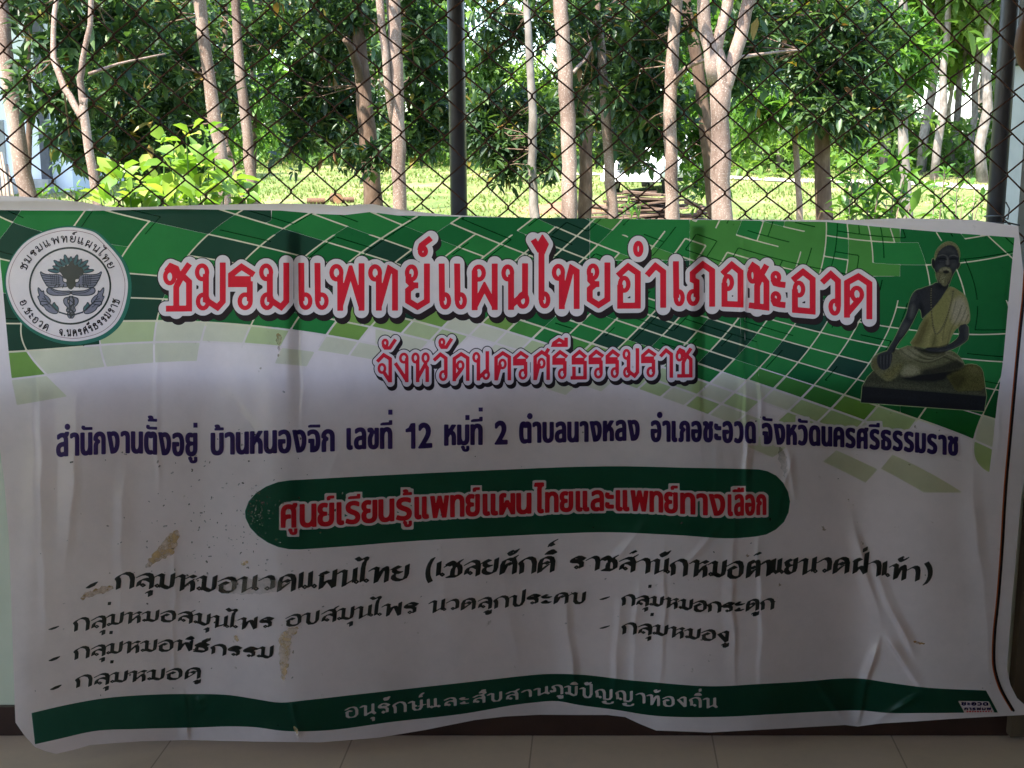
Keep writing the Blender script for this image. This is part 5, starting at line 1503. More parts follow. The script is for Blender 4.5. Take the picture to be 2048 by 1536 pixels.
set_words(FL[3], [("กลุมหมองู", 1241, 1459)], [(1240, 1268), (1290, 1270), (1320, 1272), (1345, 1275), (1380, 1279), (1420, 1281.5), (1460, 1285)], [(1240, 1243), (1290, 1246), (1320, 1248.4), (1350, 1252), (1390, 1256.6), (1420, 1257.7), (1460, 1261)], PEN6, smooth=1, gap=.11, slant=.10)
set_words(FL[4], [("กลุมหมอดู", 148, 403)], [(145, 1376.5), (210, 1370), (240, 1366), (290, 1363), (340, 1360), (405, 1357)], [(145, 1350.5), (200, 1345.5), (250, 1341), (300, 1338), (350, 1335), (405, 1333.5)], PEN6, smooth=1, gap=.11, slant=.10)
for F in FL: F.mesh('list_lettering', LIFT * 5, V_ink, banner)

# ---- green band along the foot
bt = [(63, 1426), (137, 1409), (205, 1397), (290, 1390), (376, 1388), (461, 1390.5), (513, 1398.5), (556, 1405), (615, 1400), (700, 1390.5), (821, 1377), (992, 1358), (1050, 1351.5), (1094, 1348), (1163, 1349.5), (1265, 1361), (1300, 1364), (1428, 1372.5), (1519, 1368), (1621, 1362), (1672, 1357.5), (1720, 1357), (1775, 1365), (1848, 1374.6), (1972, 1381)]
bb = [(1996, 1425), (1848, 1426), (1775, 1426), (1720, 1421), (1658, 1422.5), (1556, 1428), (1428, 1434), (1300, 1430.5), (1231, 1419.6), (1152, 1409), (1118, 1402.5), (1060, 1406), (923, 1428), (787, 1443.5), (650, 1461), (632, 1462), (564, 1461.6), (513, 1454.7), (376, 1455.5), (273, 1458), (191, 1462), (113, 1479), (70, 1488.6)]
def dense(P):
    xs = [p[0] for p in P]; ys = [p[1] for p in P]
    if xs[0] > xs[-1]: xs, ys = xs[::-1], ys[::-1]; rev = True
    else: rev = False
    X = np.linspace(xs[0], xs[-1], 150); Y = interp(xs, ys, X)
    Q = list(zip(X, Y)); return Q[::-1] if rev else Q
F = Field(680, 1350, 1450, 1450, .85)
PEN9 = dict(nib=(2.2, -.5), nr=.9)
set_words(F, [("อนุรักษ์และสืบสาน", 689, 1098)], [(689, 1437), (735, 1431), (770, 1428), (800, 1425), (830, 1420.8), (860, 1417.7), (910, 1411.5), (950, 1407), (1000, 1402), (1040, 1398), (1060, 1393.5), (1098, 1389)],
          [(689, 1414), (780, 1404), (820, 1401.5), (880, 1396), (910, 1393.5), (960, 1388.5), (1000, 1383.5), (1050, 1379), (1098, 1372)], PEN9, smooth=1, gap=.17)
set_words(F, [("ภูมิปัญญาท้องถิ่น", 1100, 1434)], [(1100, 1385.5), (1130, 1389), (1150, 1392.7), (1180, 1395.7), (1210, 1398.6), (1260, 1403.5), (1290, 1407), (1310, 1411), (1350, 1413), (1390, 1414.3), (1434, 1417.3)],
          [(1100, 1367.5), (1150, 1372), (1180, 1376), (1210, 1378), (1260, 1382), (1290, 1386), (1320, 1390.5), (1360, 1391.8), (1434, 1396)], PEN9, smooth=1, gap=.17)
G = Field(55, 1340, 2005, 1500, 1.3); G.poly(dense(bt) + dense(bb))
PMK = Field(1910, 1395, 1995, 1432, .7); PMK.poly([(1916, 1401.7), (1977.6, 1402.5), (1989, 1424.6), (1929, 1426)])
band = G.mesh('foot_band', LIFT * 3, V_band, banner, F=carve(G.F, *grid_of(G), [as_cut(F), as_cut(PMK)], over=.15))
F.mesh('foot_lettering', LIFT * 4.5, V_greytext, band)

# ---- printer's mark at the lower right
pm = PMK.mesh('printer_mark', LIFT * 4, V_ink_white, banner)
F = Field(1910, 1395, 1995, 1432, .45)
set_plain(F, [("ชะอวด", 1922.5, 1976.5)], [(1915, 1411), (1985, 1411.4)], [(1915, 1404), (1985, 1404.4)], 1.0, .7)
set_plain(F, [("การพิมพ์", 1928.5, 1982.5)], [(1915, 1420.6), (1990, 1420.4)], [(1915, 1415.2), (1990, 1415)], .7, .5, mark_k=.7)
F.mesh('mark_lettering', LIFT * 5, V_navy, pm)
F = Field(1910, 1395, 1995, 1432, .45)
set_plain(F, [("0836864891", 1933, 1984)], [(1915, 1424.6), (1990, 1424.2)], [(1915, 1421.6), (1990, 1421.2)], .35, .3)
F.mesh('mark_lettering', LIFT * 5, V_red, pm)

# ---- trimming line down the right edge
F = Field(1975, 540, 2065, 1440, 1.0)
TL = [(2052, 540), (2048, 603), (2043, 640), (2034, 732), (2027, 810), (2020, 888), (2011, 983), (2005.5, 1092), (1997, 1202), (1989.5, 1264), (1987.5, 1326), (1994, 1356), (2005, 1385), (2027, 1421)]
F.stroke(chaikin(TL, 2), 2.6, cap='round')
tl = F.mesh('trim_line', LIFT * 3, V_black, banner)
F = Field(1975, 540, 2065, 1440, 1.0); F.stroke(chaikin([(x - 3.6, y) for x, y in TL], 2), 1.3, cap='round')
F.mesh('trim_line', LIFT * 2.5, mat_print('orange_line', (.45, .10, .03)), banner)
# ---------------------------------------------------------------- round emblem
EM = lambda P: [(u / 5.907, 440 + v / 5.907) for u, v in P]
DISC = [(60, 740), (90, 560), (170, 400), (300, 250), (480, 150), (700, 90), (870, 82), (1060, 120), (1150, 160), (1250, 260), (1370, 390), (1450, 500), (1510, 680), (1515, 820), (1490, 980), (1440, 1130), (1350, 1260), (1200, 1370), (1000, 1425), (850, 1440), (650, 1410), (450, 1330), (300, 1230), (180, 1090), (100, 920)]
def closed(P, k=2):
    for _ in range(k):
        Q = []
        for a, b in zip(P, P[1:] + P[:1]):
            Q.append((a[0] * .75 + b[0] * .25, a[1] * .75 + b[1] * .25)); Q.append((a[0] * .25 + b[0] * .75, a[1] * .25 + b[1] * .75))
        P = Q
    return P
disc = closed(EM(DISC))
def fld(st=.8): return Field(-4, 444, 272, 696, st)
F = fld(1.2); F.poly([(x + 2.2, y + 2.2) for x, y in disc], grow=5.2)
CUT.append(as_cut(F))
G = fld(1.2); G.poly(disc)
emblem = F.mesh('emblem', LIFT * 3, V_pill, banner, F=np.maximum(F.F, -(G.F + .3)))
G.mesh('disc', LIFT * 4, V_ink_white, emblem)
F = fld(.7); F.poly(disc, grow=-6.2); ring = np.abs(F.F) - .55
F.mesh('ring', LIFT * 4.6, mat_film('brown_hairline', (.32, .16, .15)), emblem, F=ring)
F = fld(.7)
F.stroke([(133 + 7.2 + 80.5 * math.cos(t), 571.7 + 76 * math.sin(t)) for t in np.linspace(0, 6.2832, 90)], 1.9, cap='round')
V_ringdark = mat_print('emblem_black', (.016, .028, .030))
F.mesh('ring', LIFT * 5, V_ringdark, emblem)
# lettering round the ring
F = fld(.6)
def arc_text(text, a0, a1, rb, rt, cx, cy, out=True, gap=.24):
    """a0 -> a1 degrees, counted counter-clockwise from the right; out: feet towards the centre"""
    U = units(text)
    tot = sum(SK[u][0] for u, _ in U) + gap * (len(U) - 1)
    s = 0
    for (u, marks) in U:
        for pl, mk in [(SK[u][1], None)] + [(MK[k_], k_) for k_ in marks]:
            def xf(gx, gy):
                g = s + (gx if mk is None else SK[u][0] + gx)
                q = g / tot
                a = math.radians(a0 + (a1 - a0) * q)
                R0, R1 = rb[0] + (rb[1] - rb[0]) * q, rt[0] + (rt[1] - rt[0]) * q
                R = R0 + (R1 - R0) * gy
                return ((cx + R * math.cos(a)) / 5.907, 440 + (cy - R * math.sin(a)) / 5.907)
            draw([F], xf, paths_of(pl, 1), dict(hw=1.15, cap='round'))
        s += SK[u][0] + gap
arc_text("ชมรมแพทย์แผนไทย", 158, 23, (520, 537), (596, 610), 788, 790)
arc_text("อ.ชะอวด", 200, 247, (592, 597), (516, 520), 788, 761)
arc_text("จ.นครศรีธรรมราช", 261, 343, (604, 658), (528, 578), 788, 761)
F.mesh('emblem_lettering', LIFT * 5, V_black, emblem)
# the winged staff: fills first, then dark outlines
V_lav = mat_print('emblem_lavender', (.30, .32, .46), trans=.4); V_teal = mat_print('emblem_teal', (.07, .22, .26), trans=.4); V_eline = mat_print('emblem_line', (.014, .028, .060))
fills, lines, teal = fld(.6), fld(.6), fld(.6)
def both(pts, w=1.0, smooth=1, closed_=True, tgt=None):
    P = EM(pts)
    Q = closed(P, smooth) if closed_ else chaikin(P, smooth)
    if closed_: (tgt or fills).poly(Q); lines.stroke(Q + Q[:1], w, cap='round')
    else: lines.stroke(Q, w, cap='round')
for side in (1, -1):
    X = lambda u: 838 + (u - 838) * side
    M2 = lambda P: [(X(u), v) for u, v in P]
    both(M2([(468, 600), (520, 640), (600, 648), (690, 640), (745, 670), (740, 730), (790, 742), (800, 790), (720, 790), (640, 800), (560, 790), (530, 740), (500, 690)]), .9)
    for k in range(5):
        both(M2([(490 + 14 * k, 655 + 28 * k), (600 + 6 * k, 668 + 26 * k), (705, 676 + 22 * k)]), .75, closed_=False)
        both(M2([(600 + 22 * k, 655), (606 + 22 * k, 760)]), .5, closed_=False, smooth=0)
    both(M2([(560, 800), (548, 850), (600, 888), (700, 893), (800, 885), (838, 868), (838, 838), (760, 842), (660, 834), (600, 800)]), 1.1)
    both(M2([(600, 815), (660, 858), (760, 866), (838, 852)]), .7, closed_=False)
    # laurel sprays
    both(M2([(450, 790), (480, 830), (500, 850), (515, 830), (520, 880), (560, 900), (600, 950), (590, 985), (540, 1000), (480, 1010), (470, 960), (440, 900), (470, 900), (448, 840)]), .9)
    both(M2([(470, 960), (540, 960), (590, 985), (640, 1030), (690, 1090), (660, 1110), (600, 1100), (540, 1060), (530, 1030), (490, 1010)]), .9)
    both(M2([(640, 965), (655, 1000), (690, 1030), (690, 1080), (650, 1060), (615, 1010)]), .9, tgt=teal)
    both(M2([(520, 900), (560, 960), (640, 1050), (735, 1105)]), .9, closed_=False)
    both(M2([(500, 930), (540, 940)]), .7, closed_=False); both(M2([(545, 1000), (590, 1030)]), .7, closed_=False)
    lines.stroke(EM(M2([(700, 1090), (800, 1118), (838, 1120)])), 1.5, cap='round')
    # snakes round the staff
    both(M2([(760, 920), (748, 960), (765, 1000), (800, 1030), (780, 1070), (800, 1090), (838, 1060), (830, 1010), (800, 980), (800, 940), (838, 905)]), 1.0)
    both(M2([(800, 1090), (795, 1130), (825, 1168), (850, 1140), (838, 1090)]), .9)
both([(820, 900), (862, 900), (866, 1000), (858, 1130), (826, 1130), (818, 1000)], 1.0, smooth=0)
for (x0, y0, x1, y1) in ((790, 930, 880, 1000), (880, 990, 790, 1060), (800, 1050, 880, 1110)): both([(x0, y0), ((x0 + x1) / 2, (y0 + y1) / 2 - 14), (x1, y1)], .9, closed_=False)
# crown of rays
for k in range(11):
    a = math.radians(168 - k * 15.6)
    cx, cy, r0, r1 = 838, 640, 150, (300 if k % 2 == 0 else 262) * (1 - .18 * abs(math.cos(a)) ** 3 * 0) 
    sq = .86
    u = (math.cos(a), -math.sin(a) * sq); n = (math.sin(a), math.cos(a) * sq)
    r1 = 250 if k % 2 else 285
    both([(cx + u[0] * r0 - n[0] * 22, cy + u[1] * r0 - n[1] * 22), (cx + u[0] * (r1 - 40) - n[0] * 20, cy + u[1] * (r1 - 40) - n[1] * 20), (cx + u[0] * r1, cy + u[1] * r1), (cx + u[0] * (r1 - 40) + n[0] * 20, cy + u[1] * (r1 - 40) + n[1] * 20), (cx + u[0] * r0 + n[0] * 22, cy + u[1] * r0 + n[1] * 22)], .8, tgt=teal)
    a2 = a - math.radians(7.8)
    if k < 10: lines.stroke(EM([(cx + math.cos(a2) * 160, cy - math.sin(a2) * 160 * sq), (cx + math.cos(a2) * 225, cy - math.sin(a2) * 225 * sq)]), .9, cap='round')
# dark flaming bowl
bowl = fld(.6)
bowl.poly(EM(closed([(690, 600), (720, 540), (760, 560), (775, 520), (800, 545), (826, 500), (850, 470), (866, 510), (890, 540), (915, 515), (930, 560), (960, 550), (990, 600), (985, 650), (940, 650), (930, 700), (885, 700), (900, 760), (870, 800), (838, 830), (800, 800), (780, 750), (790, 700), (750, 690), (730, 640)], 1)))
for k in range(9): bowl.stroke(EM([(640 + 50 * k, 800 - (k % 2) * 14), (665 + 45 * k, 760)]), .9, cap='round')
fills.mesh('staff', LIFT * 5, V_lav, emblem); teal.mesh('rays', LIFT * 5.2, V_teal, emblem)
lines.mesh('staff_outline', LIFT * 5.8, V_eline, emblem); bowl.mesh('flame_bowl', LIFT * 6.2, V_ringdark, emblem)
halo = fld(.7)
halo.stroke(EM([(838 + 150 * math.cos(t), 640 - 128 * math.sin(t)) for t in np.linspace(.25, 2.9, 30)]), 2.2, cap='round')
halo.mesh('staff_outline', LIFT * 5.9, V_teal, emblem)

# ---------------------------------------------------------------- printed picture of a seated statue
def P_(pts, k=1): 
    Q = [(1700 + u / 4.267, 470 + v / 4.267) for u, v in pts]
    return closed(Q, k) if k else Q
SH = {
 'base': [(92, 1430), (105, 1290), (1165, 1375), (1145, 1505)],
 'top': [(105, 1290), (150, 1210), (200, 1160), (420, 1120), (900, 1130), (1080, 1105), (1135, 1170), (1165, 1375)],
 'mat': [(800, 1180), (880, 1150), (980, 1105), (1060, 1100), (1120, 1130), (1140, 1190), (1155, 1330), (1000, 1330), (905, 1340), (860, 1260)],
 'knee': [(175, 1095), (200, 1035), (270, 1000), (400, 965), (520, 1010), (500, 1080), (430, 1150), (400, 1210), (330, 1255), (255, 1215), (190, 1145)],
 'legs': [(390, 985), (520, 935), (700, 990), (850, 985), (905, 1010), (975, 1085), (970, 1140), (840, 1165), (600, 1205), (420, 1205), (440, 1110)],
 'torso': [(830, 450), (870, 440), (950, 490), (985, 520), (1012, 600), (1027, 715), (1003, 765), (915, 785), (870, 850), (842, 930), (820, 975), (640, 965), (500, 940), (560, 860), (610, 740), (690, 640), (760, 560), (800, 490)],
 'chest': [(545, 482), (620, 452), (700, 425), (740, 400), (850, 420), (832, 455), (765, 560), (695, 640), (640, 690), (613, 720), (606, 650), (585, 625), (560, 560)],
 'arm': [(545, 480), (600, 455), (625, 520), (590, 625), (545, 725), (490, 825), (405, 930), (368, 1010), (310, 1005), (332, 960), (382, 880), (432, 770), (482, 680), (508, 555)],
 'hand': [(228, 1040), (250, 1015), (320, 990), (367, 1010), (352, 1090), (330, 1140), (275, 1158), (232, 1110)],
 'arm2': [(920, 775), (1008, 752), (1018, 880), (965, 930), (850, 988), (750, 1002), (640, 985), (640, 962), (790, 962), (895, 905), (938, 850)],
 'head': [(722, 230), (735, 180), (762, 112), (840, 72), (910, 105), (935, 180), (928, 245), (902, 300), (872, 350), (840, 440), (750, 420), (738, 330), (716, 290)],
}
class Paint:
    """the printed picture: colours laid on a fine pixel grid with soft edges, carried by the skin's vertices"""
    def __init__(s, x0, y0, x1, y1, st):
        s.f = Field(x0, y0, x1, y1, st); s.f.F[:] = 9
        s.X, s.Y = grid_of(s.f); s.C = np.zeros(s.X.shape + (3,)); s.C[:] = (.3, .4, .2)
        n = np.random.RandomState(8).randn(*s.X.shape)
        for _ in range(2): n = (n + np.roll(n, 1, 0) + np.roll(n, 1, 1) + np.roll(np.roll(n, 1, 0), 1, 1)) / 2.6
        s.N = n
    def cover(s, poly, grow=0.0, stroke=None):
        g = Field(s.f.x0, s.f.y0, s.f.x0 + (s.f.W - 2) * s.f.st + .01, s.f.y0 + (s.f.H - 2) * s.f.st + .01, s.f.st)
        if stroke: g.stroke(poly, stroke, cap='round', margin=6)
        else: g.poly(poly, grow=grow)
        H, W = min(g.H, s.f.H), min(g.W, s.f.W)
        F = np.full(s.X.shape, 9.0); F[:H, :W] = g.F[:H, :W]
        return F
    def add(s, poly, col, soft=1.0, alpha=1.0, stroke=None, grain=.12, seed=0, body=False):
        F = s.cover(poly, stroke=stroke)
        if body: s.f.F = np.minimum(s.f.F, F)
        a = np.clip(.5 - F / (2 * soft), 0, 1) * alpha
        n = s.N
        k = 1 + grain * .55 * n
        s.C = s.C * (1 - a[..., None]) + np.asarray(col) * np.clip(k, .4, 1.7)[..., None] * a[..., None]
    def mesh(s, name, lift, mat, parent, F):
        o = skin(name, F, s.f.x0, s.f.y0, s.f.st, lift, mat, parent)
        me = o.data
        co = np.zeros(len(me.vertices) * 3, np.float32); me.vertices.foreach_get('co', co); co = co.reshape(-1, 3)
        # back to print coordinates
        d = co - np.array([0, 0, CAM_Z]); dep = d[:, 1] * COSP - d[:, 2] * SINP
        px = 1024 + FPX * d[:, 0] / dep; py = 768 - FPX * (d[:, 1] * SINP + d[:, 2] * COSP) / dep
        i = np.clip(((px - s.f.x0) / s.f.st).round().astype(int), 0, s.f.W - 1); j = np.clip(((py - s.f.y0) / s.f.st).round().astype(int), 0, s.f.H - 1)
        at_ = me.color_attributes.new('print', 'FLOAT_COLOR', 'POINT')
        col = np.ones((len(co), 4), np.float32); col[:, :3] = np.clip(s.C[j, i], 0, 1)
        at_.data.foreach_set('color', col.ravel())
        return o
mpic, nt, p = nt_of('printed_picture')
ca_ = nt.nodes.new('ShaderNodeVertexColor'); ca_.layer_name = 'print'
nt.links.new(ca_.outputs[0], p.inputs['Base Color']); p.inputs['Roughness'].default_value = .3
tr = nt.nodes.new('ShaderNodeBsdfTranslucent'); nt.links.new(ca_.outputs[0], tr.inputs[0])
mx = nt.nodes.new('ShaderNodeMixShader'); mx.inputs[0].default_value = .34
nt.links.new(p.outputs[0], mx.inputs[1]); nt.links.new(tr.outputs[0], mx.inputs[2]); nt.links.new(mx.outputs[0], nt.nodes['Material Output'].inputs[0])
pt = Paint(1712, 478, 1985, 832, .75)
A = lambda pts, col, soft=1.0, alpha=1.0, k=1, **kw: pt.add(P_(pts, k), col, soft, alpha, **kw)
S = lambda pts, col, w, soft=.8, alpha=.8: pt.add(chaikin(P_(pts, 0), 2), col, soft, alpha, stroke=w)
SKN, SKD, SKL, SKH = (.062, .070, .100), (.013, .015, .024), (.17, .185, .22), (.34, .35, .38)
ROB, ROD, ROL = (.56, .54, .26), (.20, .19, .09), (.80, .74, .66)
LAP, LAD, LAL = (.23, .24, .15), (.04, .045, .03), (.52, .51, .38)
A(SH['top'], (.075, .085, .062), .8, k=0, grain=.35, body=True)
A([(130, 1260), (420, 1260), (700, 1300), (1150, 1350), (1160, 1375), (105, 1290)], (.13, .14, .10), 3, .6, grain=.5)
A(SH['base'], (.014, .018, .030), .6, k=0, grain=.2, body=True)
S([(110, 1290), (600, 1325), (1163, 1376)], (.05, .06, .06), .7)
A([(92, 1430), (97, 1380), (600, 1420), (1150, 1465), (1145, 1505)], (.008, .010, .018), 4, .7)
A(SH['mat'], (.15, .15, .055), 1.2, grain=.35, body=True)
A([(1000, 1110), (1080, 1110), (1125, 1160), (1100, 1200), (1000, 1180)], (.24, .23, .10), 5, .8, grain=.3)
A([(830, 1200), (960, 1180), (1000, 1230), (930, 1320), (880, 1290)], (.05, .052, .02), 5, .7)
A(SH['knee'], LAP, 1.2, grain=.3, body=True); A(SH['legs'], LAP, 1.2, grain=.3, body=True)
A([(185, 1090), (215, 1050), (260, 1040), (250, 1120), (220, 1180), (190, 1140)], (.22, .21, .10), 4, .7)
A([(260, 1200), (330, 1150), (420, 1090), (460, 1110), (400, 1200), (330, 1250)], (.26, .25, .11), 5, .8, grain=.4)
A([(430, 1212), (520, 1195), (800, 1168), (960, 1142), (850, 1185), (790, 1255), (500, 1250)], SKD, 3, .95)
A([(450, 1165), (480, 1110), (560, 1118), (600, 1160), (540, 1200), (440, 1202)], LAL, 5, .85, grain=.3)
A([(600, 1150), (760, 1120), (900, 1060), (975, 1085), (968, 1142), (840, 1165), (620, 1205)], SKD, 4, .8)
A([(420, 985), (520, 945), (600, 975), (560, 1060), (480, 1050)], LAL, 6, .7, grain=.3)
for q in range(5):
    S([(430 + 30 * q, 985 - 8 * q), (520 + 30 * q, 1050 - 6 * q), (620 + 34 * q, 1095 - 12 * q), (740 + 24 * q, 1075 - 26 * q), (850 + 6 * q, 1010 - 6 * q)], LAD if q % 2 == 0 else LAL, 1.0, 1.2, .6)
S([(820, 1010), (900, 1045), (960, 1085)], LAL, 1.4, 1.2, .6); S([(800, 1040), (880, 1070), (940, 1110)], LAD, 1.6, 1.4, .7)
A(SH['torso'], ROB, 1.0, grain=.18, body=True)
A([(500, 940), (560, 860), (612, 745), (660, 700), (690, 760), (640, 870), (610, 960)], (.20, .18, .075), 7, .85)
A([(690, 640), (760, 560), (810, 500), (850, 560), (820, 700), (760, 800), (710, 780)], (.52, .53, .22), 7, .7)
A([(870, 560), (955, 520), (1000, 590), (1012, 700), (1000, 755), (940, 740), (890, 770), (855, 690)], ROL, 6, .9, grain=.2)
A([(840, 450), (880, 450), (930, 490), (890, 540), (850, 520)], (.44, .43, .24), 4, .7)
A([(840, 780), (885, 785), (845, 930), (815, 972), (780, 935)], (.42, .40, .20), 4, .6)
A([(700, 850), (750, 860), (740, 960), (690, 955)], ROD, 5, .7)
for pts, c, w in (([(955, 600), (915, 720), (860, 800), (830, 940)], ROD, 1.1), ([(995, 620), (965, 700), (925, 775)], ROD, .9), ([(905, 560), (880, 660), (850, 740)], (.30, .28, .16), 1.0), ([(1010, 680), (985, 740)], ROD, 1.2),
                 ([(700, 760), (735, 860), (700, 950)], ROD, 1.3), ([(640, 800), (600, 900)], ROD, 1.1), ([(780, 780), (770, 880), (740, 950)], (.50, .48, .22), 1.0), ([(690, 650), (680, 740), (650, 800)], (.46, .45, .18), 1.0), ([(830, 700), (800, 800), (790, 900)], ROD, 1.0)):
    S(pts, c, w, 1.1, .65)
A([(520, 955), (640, 975), (800, 985), (840, 970), (790, 1020), (640, 1015)], SKD, 3, .9)
A(SH['chest'], SKN, 1.0, grain=.2, body=True); A(SH['arm'], SKN, .9, grain=.2, body=True); A(SH['arm2'], SKN, .9, grain=.2, body=True); A(SH['hand'], SKN, .8, body=True)
A([(640, 470), (720, 440), (760, 470), (700, 560), (640, 640), (610, 590)], (.085, .09, .115), 7, .75)
A([(585, 625), (605, 640), (613, 715), (640, 690), (630, 620), (600, 560)], SKD, 4, .8)
A([(520, 600), (550, 590), (548, 660), (522, 715), (505, 690)], SKH, 4, .6); A([(440, 770), (480, 745), (500, 770), (450, 845), (420, 860)], SKL, 5, .9); A([(500, 560), (530, 500), (560, 500), (540, 580)], SKL, 5, .5)
S([(588, 630), (548, 725), (495, 822), (408, 930), (368, 1000)], SKD, 1.6, 1.6, .8)
S([(500, 590), (470, 700), (425, 800), (378, 890), (335, 970)], SKL, .9, 1.2, .5)
A([(985, 770), (1010, 765), (1012, 870), (985, 900)], SKL, 4, .7); S([(925, 800), (935, 850), (890, 905), (790, 955), (660, 965)], SKD, 1.3, 1.4, .8); S([(1000, 880), (950, 930), (850, 975), (760, 990)], SKL, 1.0, 1.4, .5)
for q in range(4): S([(250 + 28 * q, 1030 - 4 * q), (246 + 28 * q, 1090), (255 + 24 * q, 1140 - 3 * q)], SKD, .6, .8, .9); S([(262 + 28 * q, 1035 - 4 * q), (260 + 28 * q, 1100)], SKL, .6, .8, .6)
A(SH['head'], SKN, .9, grain=.15, body=True)
A([(695, 245), (700, 205), (716, 196), (728, 235), (722, 292), (706, 280)], (.045, .048, .062), .9, body=True); A([(912, 250), (922, 236), (942, 234), (934, 272), (908, 300)], (.07, .075, .09), .9, body=True)
A([(770, 130), (840, 100), (905, 140), (900, 165), (840, 150), (770, 165)], SKL, 5, .75)
A([(735, 400), (840, 430), (830, 470), (740, 460)], SKD, 5, .7)
A([(740, 260), (790, 235), (810, 260), (780, 290), (740, 300)], SKL, 4, .6); A([(860, 235), (910, 230), (900, 280), (865, 280)], SKL, 4, .6)
A([(822, 190), (842, 190), (848, 255), (818, 258)], SKH, 2.2, .7)
S([(752, 180), (795, 166), (828, 182)], SKH, .9, .9, .8); S([(850, 180), (885, 170), (920, 184)], SKH, .9, .9, .8)
S([(755, 205), (795, 198), (822, 208)], SKD, 1.2, 1.0, .95); S([(850, 206), (882, 198), (914, 206)], SKD, 1.2, 1.0, .95)
S([(765, 224), (800, 226)], SKL, .6, .8, .7); S([(858, 222), (900, 220)], SKL, .6, .8, .7); S([(816, 258), (832, 266), (850, 258)], SKD, .8, .8, .8)
HR = (.40, .39, .22)
A([(718, 195), (738, 122), (795, 68), (850, 52), (905, 76), (938, 132), (937, 205), (922, 150), (895, 95), (845, 82), (782, 112), (750, 150), (735, 200)], HR, 1.2, .95, grain=.4, body=True)
A([(728, 322), (748, 318), (768, 285), (806, 270), (850, 278), (868, 300), (866, 345), (850, 385), (825, 430), (806, 440), (770, 410), (740, 385)], (.30, .30, .19), 1.4, .95, grain=.45, body=True)
A([(760, 300), (806, 275), (850, 283), (862, 320), (840, 310), (806, 298), (780, 315)], (.50, .49, .36), 1.6, .9, grain=.4)
A([(770, 350), (800, 345), (820, 400), (800, 430), (775, 400)], (.46, .45, .30), 3, .8, grain=.5)
A([(792, 306), (828, 300), (852, 312), (835, 330), (800, 330)], SKD, 1.2, .95)
beads = [(695, 440), (690, 520), (692, 600), (698, 700), (712, 790), (732, 855), (768, 825), (800, 770), (832, 690), (858, 600), (874, 530), (880, 480)]
S(beads, (.06, .06, .04), 1.5, .8, .7)
bq_ = chaikin(beads, 3); acc = 0
for a, b in zip(bq_[:-1], bq_[1:]):
    acc += math.hypot(b[0] - a[0], b[1] - a[1])
    if acc > 13: acc = 0; S([b, (b[0] + .8, b[1])], (.50, .49, .33), .9, .7, .95)
allF = pt.f.F.copy()
S_halo = mat_print('statue_fringe', (.42, .55, .30))
hf = Field(1712, 478, 1985, 832, .75); hf.F[:] = allF[:hf.H, :hf.W]
fig = hf.mesh('statue_print', LIFT * 3.2, S_halo, banner, F=hf.F - 1.0)
pt.mesh('statue_picture', LIFT * 4.2, mpic, fig, allF)

# ---- green tile pattern: two families of curved lines, fitted to points read off the print
A_PTS = {0: [(245, 509), (260, 491), (205, 690), (219, 759)], -1: [(148, 447), (174, 418), (65, 700), (85, 742)], 1: [(421, 471), (487, 421), (383, 509), (323, 602), (301, 646), (297, 684)],
         2: [(500, 513), (563, 457), (410, 653), (398, 684)], 3: [(608, 515), (642, 484), (692, 452), (742, 426), (506, 656), (492, 690)], 4: [(708, 515), (760, 478), (805, 447), (843, 426), (590, 645)],
         5: [(800, 515), (673, 651), (649, 688)], 6: [(890, 515), (920, 493), (963, 467), (750, 647)], 7: [(826, 643)], 8: [(894, 644)], 9: [(962, 640), (942, 668)], 10: [(1034, 640), (1003, 664)],
         11: [(1106, 637), (1072, 671)], 12: [(1177, 631), (1150, 654)], 13: [(1235, 639), (1205, 668), (1182, 690)], 14: [(1302, 627), (1244, 687)], 15: [(1356, 636), (1317, 672)],
         16: [(1417, 639), (1383, 681)], 17: [(1483, 639), (1453, 673), (1402, 718)], 18: [(1538, 639), (1495, 684), (1453, 745), (1602, 513), (1615, 475)], 19: [(1583, 648), (1523, 727)],
         20: [(1647, 651), (1574, 748), (1563, 753), (1530, 793), (1697, 482), (1693, 525)], 21: [(1713, 654), (1641, 745), (1603, 797), (1742, 528), (1733, 451)], 22: [(1781, 652), (1792, 615), (1794, 560), (1785, 481), (1762, 698), (1738, 739), (1658, 821)],
         23: [(1848, 525), (1859, 570), (1850, 690), (1746, 815)], 24: [(1924, 570), (1930, 640), (1844, 841)], 25: [(1967, 514), (2016, 601), (2010, 700), (1946, 870)]}
